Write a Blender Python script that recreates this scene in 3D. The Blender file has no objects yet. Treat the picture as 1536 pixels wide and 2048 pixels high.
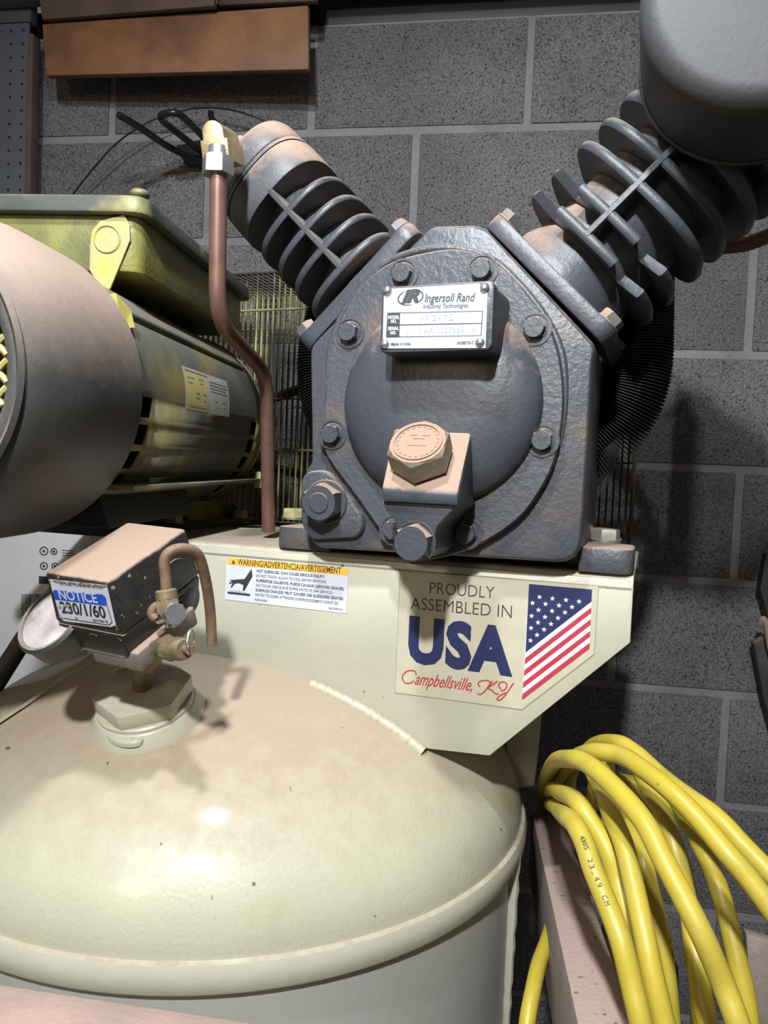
import bpy, bmesh, math, random
import numpy as np
from mathutils import Matrix, Vector, noise
from math import sin, cos, pi, radians, sqrt, hypot, atan2
rnd = random.Random(7)
SC = bpy.context.scene

# ------------------------------------------------------------------ camera
HC = 1.55                                   # camera height above the floor
FPX = 1500.0
YAW, PITCH, ROLL = radians(8.48), radians(2.52), radians(2.44)
_f = Vector((-sin(YAW)*cos(PITCH), cos(YAW)*cos(PITCH), -sin(PITCH)))
_r = Vector((cos(YAW), sin(YAW), 0)); _u = _r.cross(_f)
CR = cos(ROLL)*_r + sin(ROLL)*_u
CU = -sin(ROLL)*_r + cos(ROLL)*_u
CF = _f
cd = bpy.data.cameras.new('camera'); cam = bpy.data.objects.new('camera', cd)
SC.collection.objects.link(cam); SC.camera = cam
cd.sensor_fit = 'VERTICAL'; cd.sensor_height = 36.0; cd.lens = FPX/2048*36
cd.clip_start = 0.02
m = Matrix.Identity(4)
for i in range(3):
    m[i][0], m[i][1], m[i][2] = CR[i], CU[i], -CF[i]
m[2][3] = HC
cam.matrix_world = m

# ------------------------------------------------------------------ world, lights, exposure
W = bpy.data.worlds.new('world'); SC.world = W; W.use_nodes = True
W.node_tree.nodes['Background'].inputs[0].default_value = (1.0, .93, .86, 1)
W.node_tree.nodes['Background'].inputs[1].default_value = .125
SC.view_settings.view_transform = 'Standard'; SC.view_settings.look = 'None'
SC.view_settings.exposure = 0.0; SC.view_settings.gamma = 1
try: SC.view_settings.use_curve_mapping = False
except Exception: pass

# machine frame: x along the beam, y away from the camera, z up (z=0 at camera height)
A = radians(-11)
MC = Vector((-.26725, .78429, 0))
MT = Vector((cos(A), sin(A), 0)); MN = Vector((-sin(A), cos(A), 0)); MZ = Vector((0, 0, 1))
def m2w(q): return MC + q[0]*MT + q[1]*MN + q[2]*MZ + Vector((0, 0, HC))
def area(name, loc, target, size, power, col):
    l = bpy.data.lights.new(name, 'AREA'); l.shape = 'DISK'; l.size = size; l.energy = power; l.color = col
    o = bpy.data.objects.new(name, l); SC.collection.objects.link(o); o.location = loc
    o.rotation_euler = (Vector(target)-Vector(loc)).to_track_quat('-Z', 'Y').to_euler(); return o
area('drop_light', m2w((.17, -.52, .74)), m2w((.1, 0, -.2)), .06, 9.5, (.85, .92, 1.0))
area('work_light', m2w((.42, -1.45, .98)), m2w((.27, .0, -.12)), .09, 17.5, (.92, .96, 1.0)).data.spread = radians(110)
area('room_lamp', m2w((-.05, -1.9, .45)), m2w((.1, 0, -.1)), .35, 5, (1.0, .86, .62))

# ------------------------------------------------------------------ pixel -> place helpers (machine frame)
def ray(x, y): return (x-768)/FPX*CR - (y-1024)/FPX*CU + CF
def toM(P): q = P-MC; return Vector((q.dot(MT), q.dot(MN), q[2]))
CAM_M = toM(Vector((0, 0, 0)))
def My(x, y, my=0.0): d = ray(x, y); return toM(d*((my+MC.dot(MN))/d.dot(MN)))
def Mz(x, y, mz): d = ray(x, y); return toM(d*(mz/d[2]))
def D(x, y, dep): return toM(ray(x, y)*dep)
def Dw(x, y, dep): return ray(x, y)*dep + Vector((0, 0, HC))
def plane_hit(x, y, P, N):
    d = toM(ray(x, y))-CAM_M
    return CAM_M + d*((P-CAM_M).dot(N)/d.dot(N))

# ------------------------------------------------------------------ materials
MATS = {}
def mat(name, col, rough=.5, metal=0.0, dust=None, var=.12, vscale=14, bump=0, bscale=300, spots=None, spec=.5,
        patch=None, coat=0.0, fine=0.0, fscale=900):
    """dust=(colour, lo, hi): settled on faces that look up;  patch=(colour, scale, lo, hi) worn or sprayed areas;
    spots=(colour, scale, threshold)"""
    if name in MATS: return MATS[name]
    M = bpy.data.materials.new(name); M.use_nodes = True; nt = M.node_tree; N = nt.nodes; L = nt.links
    b = N['Principled BSDF']
    geo = N.new('ShaderNodeNewGeometry')
    def nz(scale, detail=4, rough_=.6):
        n = N.new('ShaderNodeTexNoise'); n.inputs['Scale'].default_value = scale
        n.inputs['Detail'].default_value = detail; n.inputs['Roughness'].default_value = rough_
        L.new(geo.outputs['Position'], n.inputs['Vector']); return n.outputs['Fac']
    def mr(v, a, c, lo=0, hi=1):
        r = N.new('ShaderNodeMapRange'); r.inputs[1].default_value = a; r.inputs[2].default_value = c
        r.inputs[3].default_value = lo; r.inputs[4].default_value = hi; L.new(v, r.inputs[0]); return r.outputs[0]
    def mix(fac, c1, c2, mode='MIX'):
        x = N.new('ShaderNodeMix'); x.data_type = 'RGBA'; x.blend_type = mode
        for s, v in ((0, fac), (6, c1), (7, c2)):
            if isinstance(v, (int, float)): x.inputs[s].default_value = v
            elif isinstance(v, tuple): x.inputs[s].default_value = (*v, 1) if len(v) == 3 else v
            else: L.new(v, x.inputs[s])
        return x.outputs[2]
    def mul(a, c):
        x = N.new('ShaderNodeMath'); x.operation = 'MULTIPLY'
        L.new(a, x.inputs[0])
        if isinstance(c, (int, float)): x.inputs[1].default_value = c
        else: L.new(c, x.inputs[1])
        return x.outputs[0]
    c = tuple(col)
    v = mr(nz(vscale), .3, .7, 1-var, 1+var)
    cc = N.new('ShaderNodeVectorMath'); cc.operation = 'SCALE'; cc.inputs[0].default_value = c; L.new(v, cc.inputs['Scale'])
    out = cc.outputs[0]
    rr = None
    if patch:
        out = mix(mr(nz(patch[1], 3), patch[2], patch[3]), out, patch[0])
    if fine:
        f = mr(nz(fscale, 2, .7), .25, .75, 1-fine, 1+fine)
        s = N.new('ShaderNodeVectorMath'); s.operation = 'SCALE'; L.new(out, s.inputs[0]); L.new(f, s.inputs['Scale']); out = s.outputs[0]
    if dust:
        sep = N.new('ShaderNodeSeparateXYZ'); L.new(geo.outputs['Normal'], sep.inputs[0])
        na_ = dust[4] if len(dust) > 4 else .18
        n2 = mr(nz(45, 5, .7), .3, .7, -na_, na_)
        ad = N.new('ShaderNodeMath'); ad.operation = 'ADD'; L.new(sep.outputs[2], ad.inputs[0]); L.new(n2, ad.inputs[1])
        fac = mr(ad.outputs[0], dust[1], dust[2])
        dmax = dust[3] if len(dust) > 3 else .92
        fac = mul(fac, dmax)
        out = mix(fac, out, dust[0])
        rr = mix(fac, (rough,)*3, (.95,)*3)
    if spots:
        out = mix(mr(nz(spots[1], 2, .5), spots[2], spots[2]+.03), out, spots[0])
    L.new(out, b.inputs['Base Color'])
    b.inputs['Roughness'].default_value = rough; b.inputs['Metallic'].default_value = metal
    if rr: L.new(rr, b.inputs['Roughness'])
    if 'Specular IOR Level' in b.inputs: b.inputs['Specular IOR Level'].default_value = spec
    if coat: b.inputs['Coat Weight'].default_value = coat; b.inputs['Coat Roughness'].default_value = .12
    if bump:
        bp = N.new('ShaderNodeBump'); bp.inputs['Strength'].default_value = 1.0; bp.inputs['Distance'].default_value = bump
        L.new(nz(bscale, 3, .6), bp.inputs['Height']); L.new(bp.outputs[0], b.inputs['Normal'])
    MATS[name] = M; return M
DUST = (.34, .235, .17)
DUSTG = (.27, .22, .165)
cream = mat('cream_paint', (.47, .45, .345), .33, dust=(DUST, .72, 1.05, .75), var=.07, vscale=6, bump=.0004, bscale=60, spots=((.16, .10, .06), 60, .745), fine=.04)
cream_tank = mat('cream_tank_paint', (.46, .445, .32), .40, dust=((.36, .27, .19), .50, .90, .88, .09), var=.08, vscale=5, bump=.0003, bscale=230,
                 patch=((.40, .35, .20), 9, .57, .75), spots=((.13, .09, .05), 75, .74), fine=.06, fscale=500, coat=.3)
cream_shell = mat('cream_shell_paint', (.40, .395, .355), .42, var=.05, vscale=5, bump=.0003, bscale=60, fine=.03)
cast = mat('dark_cast_paint', (.050, .053, .063), .42, dust=(DUST, .45, .95, .9), var=.15, vscale=20, bump=.0008, bscale=190, fine=.08, patch=((.115, .088, .068), 14, .50, .80))
cast_s = mat('dark_smooth_paint', (.046, .049, .059), .42, dust=(DUST, .25, .82, .92), var=.15, vscale=20, bump=.0005, bscale=170, fine=.08)
fin_m = mat('dark_fin_paint', (.040, .043, .050), .45, dust=(DUSTG, .35, .95, .75), var=.15, vscale=25, bump=.0003, bscale=250, fine=.08)
filt_m = mat('grey_filter_paint', (.034, .033, .034), .6, dust=(DUSTG, .6, 1.0, .3), var=.1, vscale=9, bump=.0003, bscale=200, patch=((.042, .044, .05), 5, .55, .68))
black = mat('black_plastic', (.012, .012, .012), .3, var=.1)
blackrub = mat('black_rubber', (.03, .028, .027), .7, dust=((.22, .17, .14), .0, .8, .8), var=.2)
box_blk = mat('black_box_plastic', (.022, .021, .020), .45, dust=(DUST, .30, .72, 1.0), var=.3, vscale=60, fine=.2, fscale=300, spots=((.25, .19, .14), 160, .70))
brass = mat('brass', (.48, .38, .20), .42, .75, dust=((.34, .27, .18), .2, .9, .6), var=.2, vscale=60, bump=.0003, bscale=300)
brass_d = mat('dusty_brass', (.22, .17, .095), .55, .45, dust=((.26, .19, .135), .2, .8, .85), var=.25, vscale=70, bump=.0005, bscale=300)
copper = mat('copper', (.155, .085, .06), .42, .35, var=.2, vscale=40, patch=((.17, .095, .07), 25, .5, .7), fine=.08)
tub_d = mat('dusty_copper', (.20, .125, .075), .6, .25, dust=((.25, .175, .125), .2, .9, .7), var=.3, vscale=70, bump=.0004, bscale=300)
steel = mat('zinc_steel', (.45, .43, .36), .4, .7, dust=(DUST, .55, .95, .85), var=.2, vscale=50)
bolt_y = mat('yellow_bolt', (.36, .33, .14), .45, .2, dust=(DUST, .8, 1.1, .7), var=.3, vscale=80)
capm = mat('dusty_cap', (.26, .23, .155), .5, .2, dust=((.36, .235, .165), .10, .42, 1.0, .08), var=.15, vscale=60, bump=.0006, bscale=250)
plate = mat('aluminium_plate', (.40, .43, .50), .38, .25, var=.08, vscale=90, fine=.08, fscale=700, spots=((.2, .17, .15), 300, .72))
ink = mat('dark_ink', (.03, .03, .035), .6, var=.05)
navy = mat('navy_ink', (.012, .018, .075), .5, var=.1, vscale=30)
red_i = mat('red_ink', (.40, .03, .05), .5, var=.06)
white_i = mat('white_vinyl', (.60, .61, .68), .45, var=.04, vscale=40, fine=.03)
stick = mat('cream_vinyl', (.46, .425, .315), .33, var=.05, vscale=40, fine=.03)
blue_i = mat('blue_vinyl', (.02, .09, .55), .4, var=.05)
amber = mat('amber_vinyl', (.85, .45, .07), .45, var=.06)
greyink = mat('grey_ink', (.30, .31, .34), .6, var=.1)
motor_m = mat('motor_dark_paint', (.055, .054, .050), .5, dust=((.34, .245, .185), -.02, .62, 1.0, .06), var=.2, vscale=10, fine=.1, fscale=500, bump=.0002)
motor_b = mat('motor_body_paint', (.10, .10, .08), .7, dust=((.24, .22, .16), .35, .95, .75, .06), var=.2, vscale=9, patch=((.26, .20, .05), 8, .52, .72), fine=.06)
olive = mat('olive_overspray', (.145, .145, .05), .45, dust=(DUSTG, .6, 1.0, .7), var=.3, vscale=15, patch=((.38, .33, .06), 9, .46, .80), bump=.0006, bscale=220, fine=.12)
yellow_p = mat('yellow_overspray', (.44, .38, .09), .45, var=.2, vscale=20, patch=((.36, .34, .17), 16, .45, .6), bump=.0004, bscale=260, fine=.08)
lid_m = mat('lid_paint', (.06, .065, .055), .5, dust=((.22, .20, .13), .3, .9, .85), var=.3, vscale=18, patch=((.26, .24, .08), 12, .56, .70), fine=.15)
wire_y = mat('yellow_wire', (.38, .34, .12), .5, .1, var=.3, vscale=12, patch=((.05, .04, .03), 9, .42, .55))
wire_d = mat('dark_wire', (.06, .05, .035), .6, .2, var=.3, vscale=12, patch=((.30, .26, .07), 7, .58, .68))
darkmet = mat('dark_metal', (.02, .02, .022), .55, dust=(DUST, .7, 1.0, .5), var=.2)
cable_m = mat('yellow_cable_jacket', (.45, .345, .035), .42, var=.08, vscale=25, patch=((.38, .31, .06), 12, .5, .75), spots=((.15, .12, .03), 90, .73), bump=.0003, bscale=90, fine=.05)
post_top = mat('dusty_timber', (.20, .155, .13), .9, dust=((.35, .25, .21), .4, .8, 1.0), var=.12, vscale=30, bump=.0012, bscale=180, spots=((.17, .10, .08), 110, .68), fine=.14)
wood_o = mat('orange_timber', (.18, .078, .032), .65, var=.25, vscale=10, patch=((.11, .046, .02), 8, .5, .7), bump=.0004, bscale=120, fine=.12, fscale=300)
wood_d = mat('dark_timber', (.07, .042, .027), .75, var=.25, vscale=9, bump=.0004, bscale=120, fine=.1)
wood_g = mat('grey_timber', (.11, .10, .09), .8, var=.2, vscale=8, fine=.1)
near_w = mat('pale_dusty_timber', (.36, .25, .20), .85, var=.12, vscale=25, bump=.0005, bscale=200, fine=.06)
peg_m = mat('slate_pegboard_paint', (.062, .066, .082), .6, var=.12, vscale=10)
card = mat('white_carton', (.60, .61, .62), .6, var=.04, vscale=12, fine=.03)
card_shade = mat('carton_shadow_tint', (.25, .17, .13), .7, var=.08, vscale=20, fine=.05)  # flat brown for the motor's shadow on the carton, not applied
dialm = mat('dusty_dial', (.60, .54, .53), .25, var=.18, vscale=50, patch=((.40, .33, .29), 45, .5, .65), coat=.5)
conc = mat('concrete_floor', (.18, .17, .16), .85, var=.2, vscale=3, bump=.001, bscale=90, fine=.1)
block_m = mat('concrete_block', (.138, .130, .129), .92, var=.22, vscale=4, bump=.003, bscale=330, fine=.6, fscale=250, spots=((.035, .033, .035), 240, .62))
mortar = mat('grey_mortar', (.205, .195, .195), .95, var=.16, vscale=16, bump=.002, bscale=160, fine=.12, fscale=300)
lintel_m = mat('painted_ledger', (.13, .125, .115), .7, var=.15, vscale=8, fine=.08)
alloy = mat('bright_steel', (.62, .62, .64), .3, .9, dust=(DUST, .6, 1.0, .5), var=.15, vscale=60)

# ------------------------------------------------------------------ objects
def link(o, parent=None):
    SC.collection.objects.link(o)
    if parent is not None: o.parent = parent
    return o
def tag(o, label=None, cat=None, group=None, kind=None):
    for k, v in (('label', label), ('category', cat), ('group', group), ('kind', kind)):
        if v: o[k] = v
    return o
def fin(name, bm, m_, parent=None, bevel=0, seg=2, smooth=35, bang=25):
    bmesh.ops.remove_doubles(bm, verts=bm.verts, dist=1e-6)
    bmesh.ops.recalc_face_normals(bm, faces=bm.faces)
    if bevel:
        es = [e for e in bm.edges if len(e.link_faces) == 2 and e.calc_face_angle(0) > radians(bang)]
        if es:
            bmesh.ops.bevel(bm, geom=es, offset=bevel, segments=seg, profile=.5, affect='EDGES', clamp_overlap=True)
    me = bpy.data.meshes.new(name); bm.to_mesh(me); bm.free()
    ms = m_ if isinstance(m_, (list, tuple)) else [m_]
    for x in ms: me.materials.append(x)
    if smooth:
        me.polygons.foreach_set('use_smooth', [True]*len(me.polygons))
        me.set_sharp_from_angle(angle=radians(smooth))
    return link(bpy.data.objects.new(name, me), parent)
def nb(): return bmesh.new()
def V3(*a): return Vector(a)
def frame(o, z, x=None):
    z = Vector(z).normalized()
    x = Vector(x) if x is not None else (Vector((1, 0, 0)) if abs(z.x) < .9 else Vector((0, 1, 0)))
    x = (x - z*x.dot(z)).normalized(); y = z.cross(x)
    return Matrix(((x.x, y.x, z.x, o[0]), (x.y, y.y, z.y, o[1]), (x.z, y.z, z.z, o[2]), (0, 0, 0, 1)))
I4 = Matrix.Identity(4)
FB = Matrix(((1, 0, 0, 0), (0, 0, 1, 0), (0, 1, 0, 0), (0, 0, 0, 1)))     # (x,z) outline, depth along +y
def prism(bm, pts, d0, d1, F=FB, s0=1.0, s1=1.0, mid=None, cen=None, mi=0):
    n = len(pts)
    c = cen or (sum(p[0] for p in pts)/n, sum(p[1] for p in pts)/n)
    rows = [(d0, s0)] + list(mid or []) + [(d1, s1)]
    vs = [[bm.verts.new(F @ Vector((c[0]+(p[0]-c[0])*s, c[1]+(p[1]-c[1])*s, d))) for p in pts] for d, s in rows]
    fs = []
    for a, b in zip(vs, vs[1:]):
        for i in range(n):
            fs.append(bm.faces.new((a[i], a[(i+1) % n], b[(i+1) % n], b[i])))
    fs.append(bm.faces.new(vs[0])); fs.append(bm.faces.new(list(reversed(vs[-1]))))
    for f in fs: f.material_index = mi
    return vs
def box(bm, a, b, F=I4, mi=0):
    prism(bm, [(a[0], a[1]), (b[0], a[1]), (b[0], b[1]), (a[0], b[1])], a[2], b[2], F, mi=mi)
def hexa(bm, p8, mi=0):
    v = [bm.verts.new(p) for p in p8]
    for q in ((0, 1, 2, 3), (7, 6, 5, 4), (0, 4, 5, 1), (1, 5, 6, 2), (2, 6, 7, 3), (3, 7, 4, 0)):
        bm.faces.new([v[i] for i in q]).material_index = mi
def lathe(bm, prof, F=I4, n=48, a0=0, a1=2*pi, sx=1, mi=0):
    full = abs(a1-a0-2*pi) < 1e-6
    N = n if full else n+1
    rings = []
    for r, z in prof:
        if r < 1e-7: rings.append([bm.verts.new(F @ Vector((0, 0, z)))])
        else: rings.append([bm.verts.new(F @ Vector((r*cos(a0+(a1-a0)*i/n)*sx, r*sin(a0+(a1-a0)*i/n), z))) for i in range(N)])
    for a, b in zip(rings, rings[1:]):
        for i in range(n):
            j = (i+1) % N
            if len(a) == 1 and len(b) == 1: continue
            if len(a) == 1: f = (a[0], b[j], b[i])
            elif len(b) == 1: f = (a[i], a[j], b[0])
            else: f = (a[i], a[j], b[j], b[i])
            bm.faces.new(f).material_index = mi
def cyl(bm, r, z0, z1, F=I4, n=24, ch=0, mi=0):
    if ch: lathe(bm, [(0, z0), (r-ch, z0), (r, z0+ch), (r, z1-ch), (r-ch, z1), (0, z1)], F, n, mi=mi)
    else: lathe(bm, [(0, z0), (r, z0), (r, z1), (0, z1)], F, n, mi=mi)
def smoothpath(pts, sub=8):
    P = [Vector(p) for p in pts]
    if len(P) < 3: return P
    out = []
    for i in range(len(P)-1):
        p0 = P[max(i-1, 0)]; p1 = P[i]; p2 = P[i+1]; p3 = P[min(i+2, len(P)-1)]
        for k in range(sub):
            t = k/sub
            out.append(.5*((2*p1)+(p2-p0)*t+(2*p0-5*p1+4*p2-p3)*t*t+(3*p1-p0-3*p2+p3)*t*t*t))
    out.append(P[-1]); return out
def roundpath(pts, r, seg=6):
    P = [Vector(p) for p in pts]; out = [P[0]]
    for i in range(1, len(P)-1):
        a = (P[i-1]-P[i]); b = (P[i+1]-P[i]); k = min(r, a.length*.48, b.length*.48)
        s = P[i]+a.normalized()*k; e = P[i]+b.normalized()*k
        for j in range(seg+1):
            t = j/seg; out.append((1-t)**2*s+2*t*(1-t)*P[i]+t*t*e)
    out.append(P[-1]); return out
def tube(bm, path, r, n=12, caps=True, mi=0, rf=None):
    P = path; rings = []; up = None
    for i, p in enumerate(P):
        t = (P[min(i+1, len(P)-1)]-P[max(i-1, 0)]).normalized()
        if up is None: up = t.orthogonal().normalized()
        up = (up-t*up.dot(t)).normalized(); w = t.cross(up)
        rr = r if rf is None else rf(i/(len(P)-1))
        rings.append([bm.verts.new(p+(up*cos(2*pi*k/n)+w*sin(2*pi*k/n))*rr) for k in range(n)])
    for a, b in zip(rings, rings[1:]):
        for k in range(n): bm.faces.new((a[k], a[(k+1) % n], b[(k+1) % n], b[k])).material_index = mi
    if caps: bm.faces.new(rings[0]); bm.faces.new(list(reversed(rings[-1])))
def hexhead(bm, F, r, h, z0=0, flange=0, rot=0, dome=True, mi=0):
    """hexagonal bolt head standing on z0 along local z with a chamfered top"""
    R = Matrix.Rotation(rot, 4, 'Z'); G = F @ R
    if flange: cyl(bm, flange, z0-.0002, z0+h*.16, G, 24, ch=h*.05)
    ang = [pi/3*i for i in range(6)]
    hz = z0+h*.14 if flange else z0
    pts = [(r*cos(a), r*sin(a)) for a in ang]
    v0 = [bm.verts.new(G @ Vector((x, y, hz))) for x, y in pts]
    v1 = [bm.verts.new(G @ Vector((x, y, z0+h*.88))) for x, y in pts]
    tp = [bm.verts.new(G @ Vector((.86*r*cos(2*pi*i/24)*1.0, .86*r*sin(2*pi*i/24), z0+h))) for i in range(24)]
    bm.faces.new(v0)
    for i in range(6): bm.faces.new((v0[i], v0[(i+1) % 6], v1[(i+1) % 6], v1[i]))
    for i in range(6):
        k = i*4
        bm.faces.new((v1[i], v1[(i+1) % 6], tp[(k+4) % 24], tp[k+3], tp[k+2], tp[k+1], tp[k]))
    bm.faces.new(tp)
# ---- lettering with the built-in font, turned into mesh
def text_geo(txt, bold=0.0, shear=0.0, spacing=1.0):
    cu = bpy.data.curves.new('t', 'FONT'); cu.body = txt; cu.offset = bold; cu.shear = shear; cu.space_character = spacing
    cu.resolution_u = 3; cu.fill_mode = 'BOTH'
    o = bpy.data.objects.new('t', cu); SC.collection.objects.link(o)
    dg = bpy.context.evaluated_depsgraph_get(); me = o.evaluated_get(dg).to_mesh()
    vs = [v.co.copy() for v in me.vertices]; fs = [list(p.vertices) for p in me.polygons]
    o.evaluated_get(dg).to_mesh_clear(); bpy.data.objects.remove(o); bpy.data.curves.remove(cu)
    return vs, fs
def put_text(bm, txt, p0, p1, up, h=None, bold=0., shear=0., spacing=1., off=None):
    """p0..p1: left and right end of the baseline (3D), up: up vector, h: capital height"""
    vs, fs = text_geo(txt, bold, shear, spacing)
    x0 = min(v.x for v in vs); x1 = max(v.x for v in vs); w = x1-x0
    e = (p1-p0); s = e.length/w; e = e.normalized(); up = up.normalized()
    sy = s if h is None else h/.70
    base = len(bm.verts); nv = [bm.verts.new(p0+e*((v.x-x0)*s)+up*(v.y*sy)) for v in vs]
    if off is not None:
        for v in nv: v.co += off
    for f in fs:
        try: bm.faces.new([nv[i] for i in f])
        except ValueError: pass
def poly(bm, pts, mi=0):
    try: bm.faces.new([bm.verts.new(p) for p in pts]).material_index = mi
    except ValueError: pass

# ================================================================== STRUCTURE
WY = 1.42; BW = .2032; X0 = -.791; Z0 = .653+HC
wallr = fin('wall_back', (lambda b: (box(b, (-2.6, WY+.0025, 0), (2.4, WY+.2, Z0+BW-.003)), b)[1])(nb()), mortar)
tag(wallr, kind='structure')
floor = fin('floor', (lambda b: (box(b, (-2.6, -2.2, -.1), (2.4, WY+.2, 0)), b)[1])(nb()), conc); tag(floor, kind='structure')
J = .0072
bb = nb(); box(bb, (J, 0, J), (2*BW-J, .19, BW-J))
bme = fin('block', bb, block_m, wallr, bevel=.0025, seg=2)
first = True
for row in range(-1, 11):
    z = Z0-(row)*BW-BW              # bottom of this course
    if z < -.05 and z+BW < .02: break
    par = 0 if row % 2 else 1       # course between joints -1 and 0 has joints at even half-blocks
    if row == -1: par = 0
    else: par = (row+1) % 2
    for k in range(-5, 5):
        x = X0+(2*k+par)*BW
        if first: o = bme; first = False
        else: o = link(bme.copy(), wallr)
        o.location = (x+rnd.uniform(-.001, .001), WY-rnd.uniform(0, .0015), z+rnd.uniform(-.0008, .0008))
# dark bar in place of the shaded gap over the wall, then ledger board
b = nb(); box(b, (-2.4, WY+.012, Z0+BW-.002), (2.3, WY+.18, Z0+BW+.055)); o = fin('gap_shade', b, darkmet, bevel=.002); tag(o, kind='structure')
b = nb(); box(b, (-2.4, WY-.10, Z0+BW+.022), (2.3, WY-.055, Z0+BW+.34)); o = fin('trim_2', b, lintel_m, bevel=.003); tag(o, kind='structure')

# ================================================================== COMPRESSOR ROOT
ROOT = bpy.data.objects.new('air_compressor', None); SC.collection.objects.link(ROOT)
ROOT.matrix_world = Matrix(((MT.x, MN.x, 0, MC.x), (MT.y, MN.y, 0, MC.y), (0, 0, 1, HC), (0, 0, 0, 1)))
tag(ROOT, 'cream upright air compressor with dark V-twin pump bolted on its beam', 'air compressor')
def part(name, bm, m_, parent=None, label=None, **k):
    o = fin(name, bm, m_, parent or ROOT, **k)
    if label: o['label'] = label
    return o

# ---- tank
TX, TY, TZ, TR, TB = -.0539, .0885, -.384, .350, .1861
FT = Matrix.Translation((TX, TY, 0))
prof = [(0, TZ+TB)]
for i in range(1, 41):
    a = pi/2*i/40; prof.append((TR*sin(a), TZ+TB*cos(a)))
b = nb(); lathe(b, prof, FT, 128); 
part('storage_tank', b, cream_tank, smooth=60)
tank = bpy.data.objects['storage_tank']
b = nb(); lathe(b, [(TR-.001, TZ+.003), (TR+.004, TZ+.001), (TR+.0065, TZ-.006), (TR+.006, TZ-.020), (TR+.0045, TZ-.0225), (TR-.003, TZ-.0235)], FT, 128)
part('seam_rim', b, cream, tank, label='raised cream rim around the shoulder of the tank')
b = nb(); lathe(b, [(TR-.003, TZ-.02), (TR-.003, -HC+.12), (TR-.03, -HC+.06), (TR-.03, -HC+.012), (TR-.04, -HC+.012), (TR-.04, TZ-.02)], FT, 96)
part('tank_shell', b, cream_shell, tank, smooth=60)
def dome_z(x, y):
    q = ((x-TX)**2+(y-TY)**2)/TR**2
    return TZ+TB*sqrt(max(0, 1-q))
# longitudinal weld on the right side of the shell
b = nb(); a = radians(-2)
pth = [Vector((TX+(TR+.000)*cos(a), TY+(TR)*sin(a), TZ-.012-.30*t)) for t in [i/24 for i in range(25)]]
tube(b, pth, .006, 8, rf=lambda t: .0065*(1-.55*t)+.0008*sin(t*60)); part('side_weld', b, cream, tank)

# ---- beam: front plate with slanted end and curved bottom, bent top, rear plate
ZT = -.079
def arc_pts(x0, x1, n, y, dz=0): return [(x0+(x1-x0)*i/n, dome_z(x0+(x1-x0)*i/n, y)+dz) for i in range(n+1)]
br = .011
P = {k: My(*v, 0) for k, v in dict(tr=(1278, 1165), c=(1273, 1287), low=(979, 1512), bl=(848, 1497)).items()}
XR = .402
front = [(P['low'].x, P['low'].z), (XR, P['c'].z), (XR, ZT-br), (XR-.004, ZT-.004), (-.17, ZT-.004), (-.17, -.150), (-.21, -.185)]
bot = arc_pts(-.21, P['bl'].x, 24, 0, -.001)
outline = front + bot + [(P['bl'].x, P['bl'].z)]
b = nb(); prism(b, outline, 0, .007)
beam = part('mounting_beam', b, cream, bevel=.0012)
b = nb()
tp = []
n = 6
prof2 = [(0, ZT-br-.004)] + [(br-br*cos(pi/2*i/n), ZT-br+br*sin(pi/2*i/n)) for i in range(n+1)] + [(.30, ZT)] + [(.30+br*sin(pi/2*i/n), ZT-br+br*cos(pi/2*i/n)) for i in range(n+1)] + [(.311, ZT-br-.01), (.304, ZT-br-.01), (.304, ZT-br), (.30, ZT-.006), (br, ZT-.006), (.006, ZT-br)]
# top skin with rounded right corner
Fx = Matrix(((0, 0, 1, 0), (1, 0, 0, 0), (0, 1, 0, 0), (0, 0, 0, 1)))
prism(b, prof2, -.17, XR, Fx)
part('top_plate', b, cream, beam, bevel=.0015, smooth=40)
b = nb(); prism(b, [(XR-.03, ZT-.01), (XR+.004, ZT-.004), (XR+.005, P['c'].z+.002), (XR-.03, P['c'].z)], .004, .305); b.free()
# rear bracket leg seen under the beam on the right
b = nb(); prism(b, [(.24, ZT-.02), (.31, ZT-.02), (.30, -.36), (.27, -.37)], .18, .19); part('rear_leg', b, cream, beam, bevel=.002)
# weld bead between beam and dome
b = nb()
w0 = My(625, 1368, 0).x; pts = []
for i in range(60):
    x = w0+(P['bl'].x-w0)*i/59
    pts.append(Vector((x, -.003, dome_z(x, -.003)+.001)))
def wr(t): return .0062+.0016*noise.noise(Vector((t*34, 3, 1)))+.0003*sin(t*97)+.0010*noise.noise(Vector((t*90, 1, 7)))
tube(b, pts, .006, 10, rf=wr)
part('weld_bead', b, cream_tank, beam, label='lumpy cream weld bead along the beam foot', smooth=70)
# saddle plate at left
b = nb(); N_ = 20
e0 = []; e1 = []
def dome_hit(x, y):
    d = toM(ray(x, y))-CAM_M; o_ = CAM_M-Vector((TX, TY, TZ)); S3 = Vector((1/TR, 1/TR, 1/TB))
    oo = Vector([o_[i]*S3[i] for i in range(3)]); e = Vector([d[i]*S3[i] for i in range(3)])
    A_ = e.dot(e); B_ = 2*oo.dot(e); C_ = oo.dot(oo)-1; s = (-B_-sqrt(B_*B_-4*A_*C_))/(2*A_)
    P_ = CAM_M+d*s; N_v = Vector([(P_-Vector((TX, TY, TZ)))[i]*S3[i]**2 for i in range(3)]).normalized(); return P_, N_v
sd = smoothpath([dome_hit(x, y)[0]+dome_hit(x, y)[1]*.006 for x, y in ((-60, 1500), (0, 1452), (60, 1412), (120, 1368), (165, 1332), (205, 1306))], 4)
N_ = len(sd)-1
for p_ in sd:
    e0.append(p_); e1.append(Vector((p_.x+.01, .075, dome_z(p_.x+.01, .03)+.012)))
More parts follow.
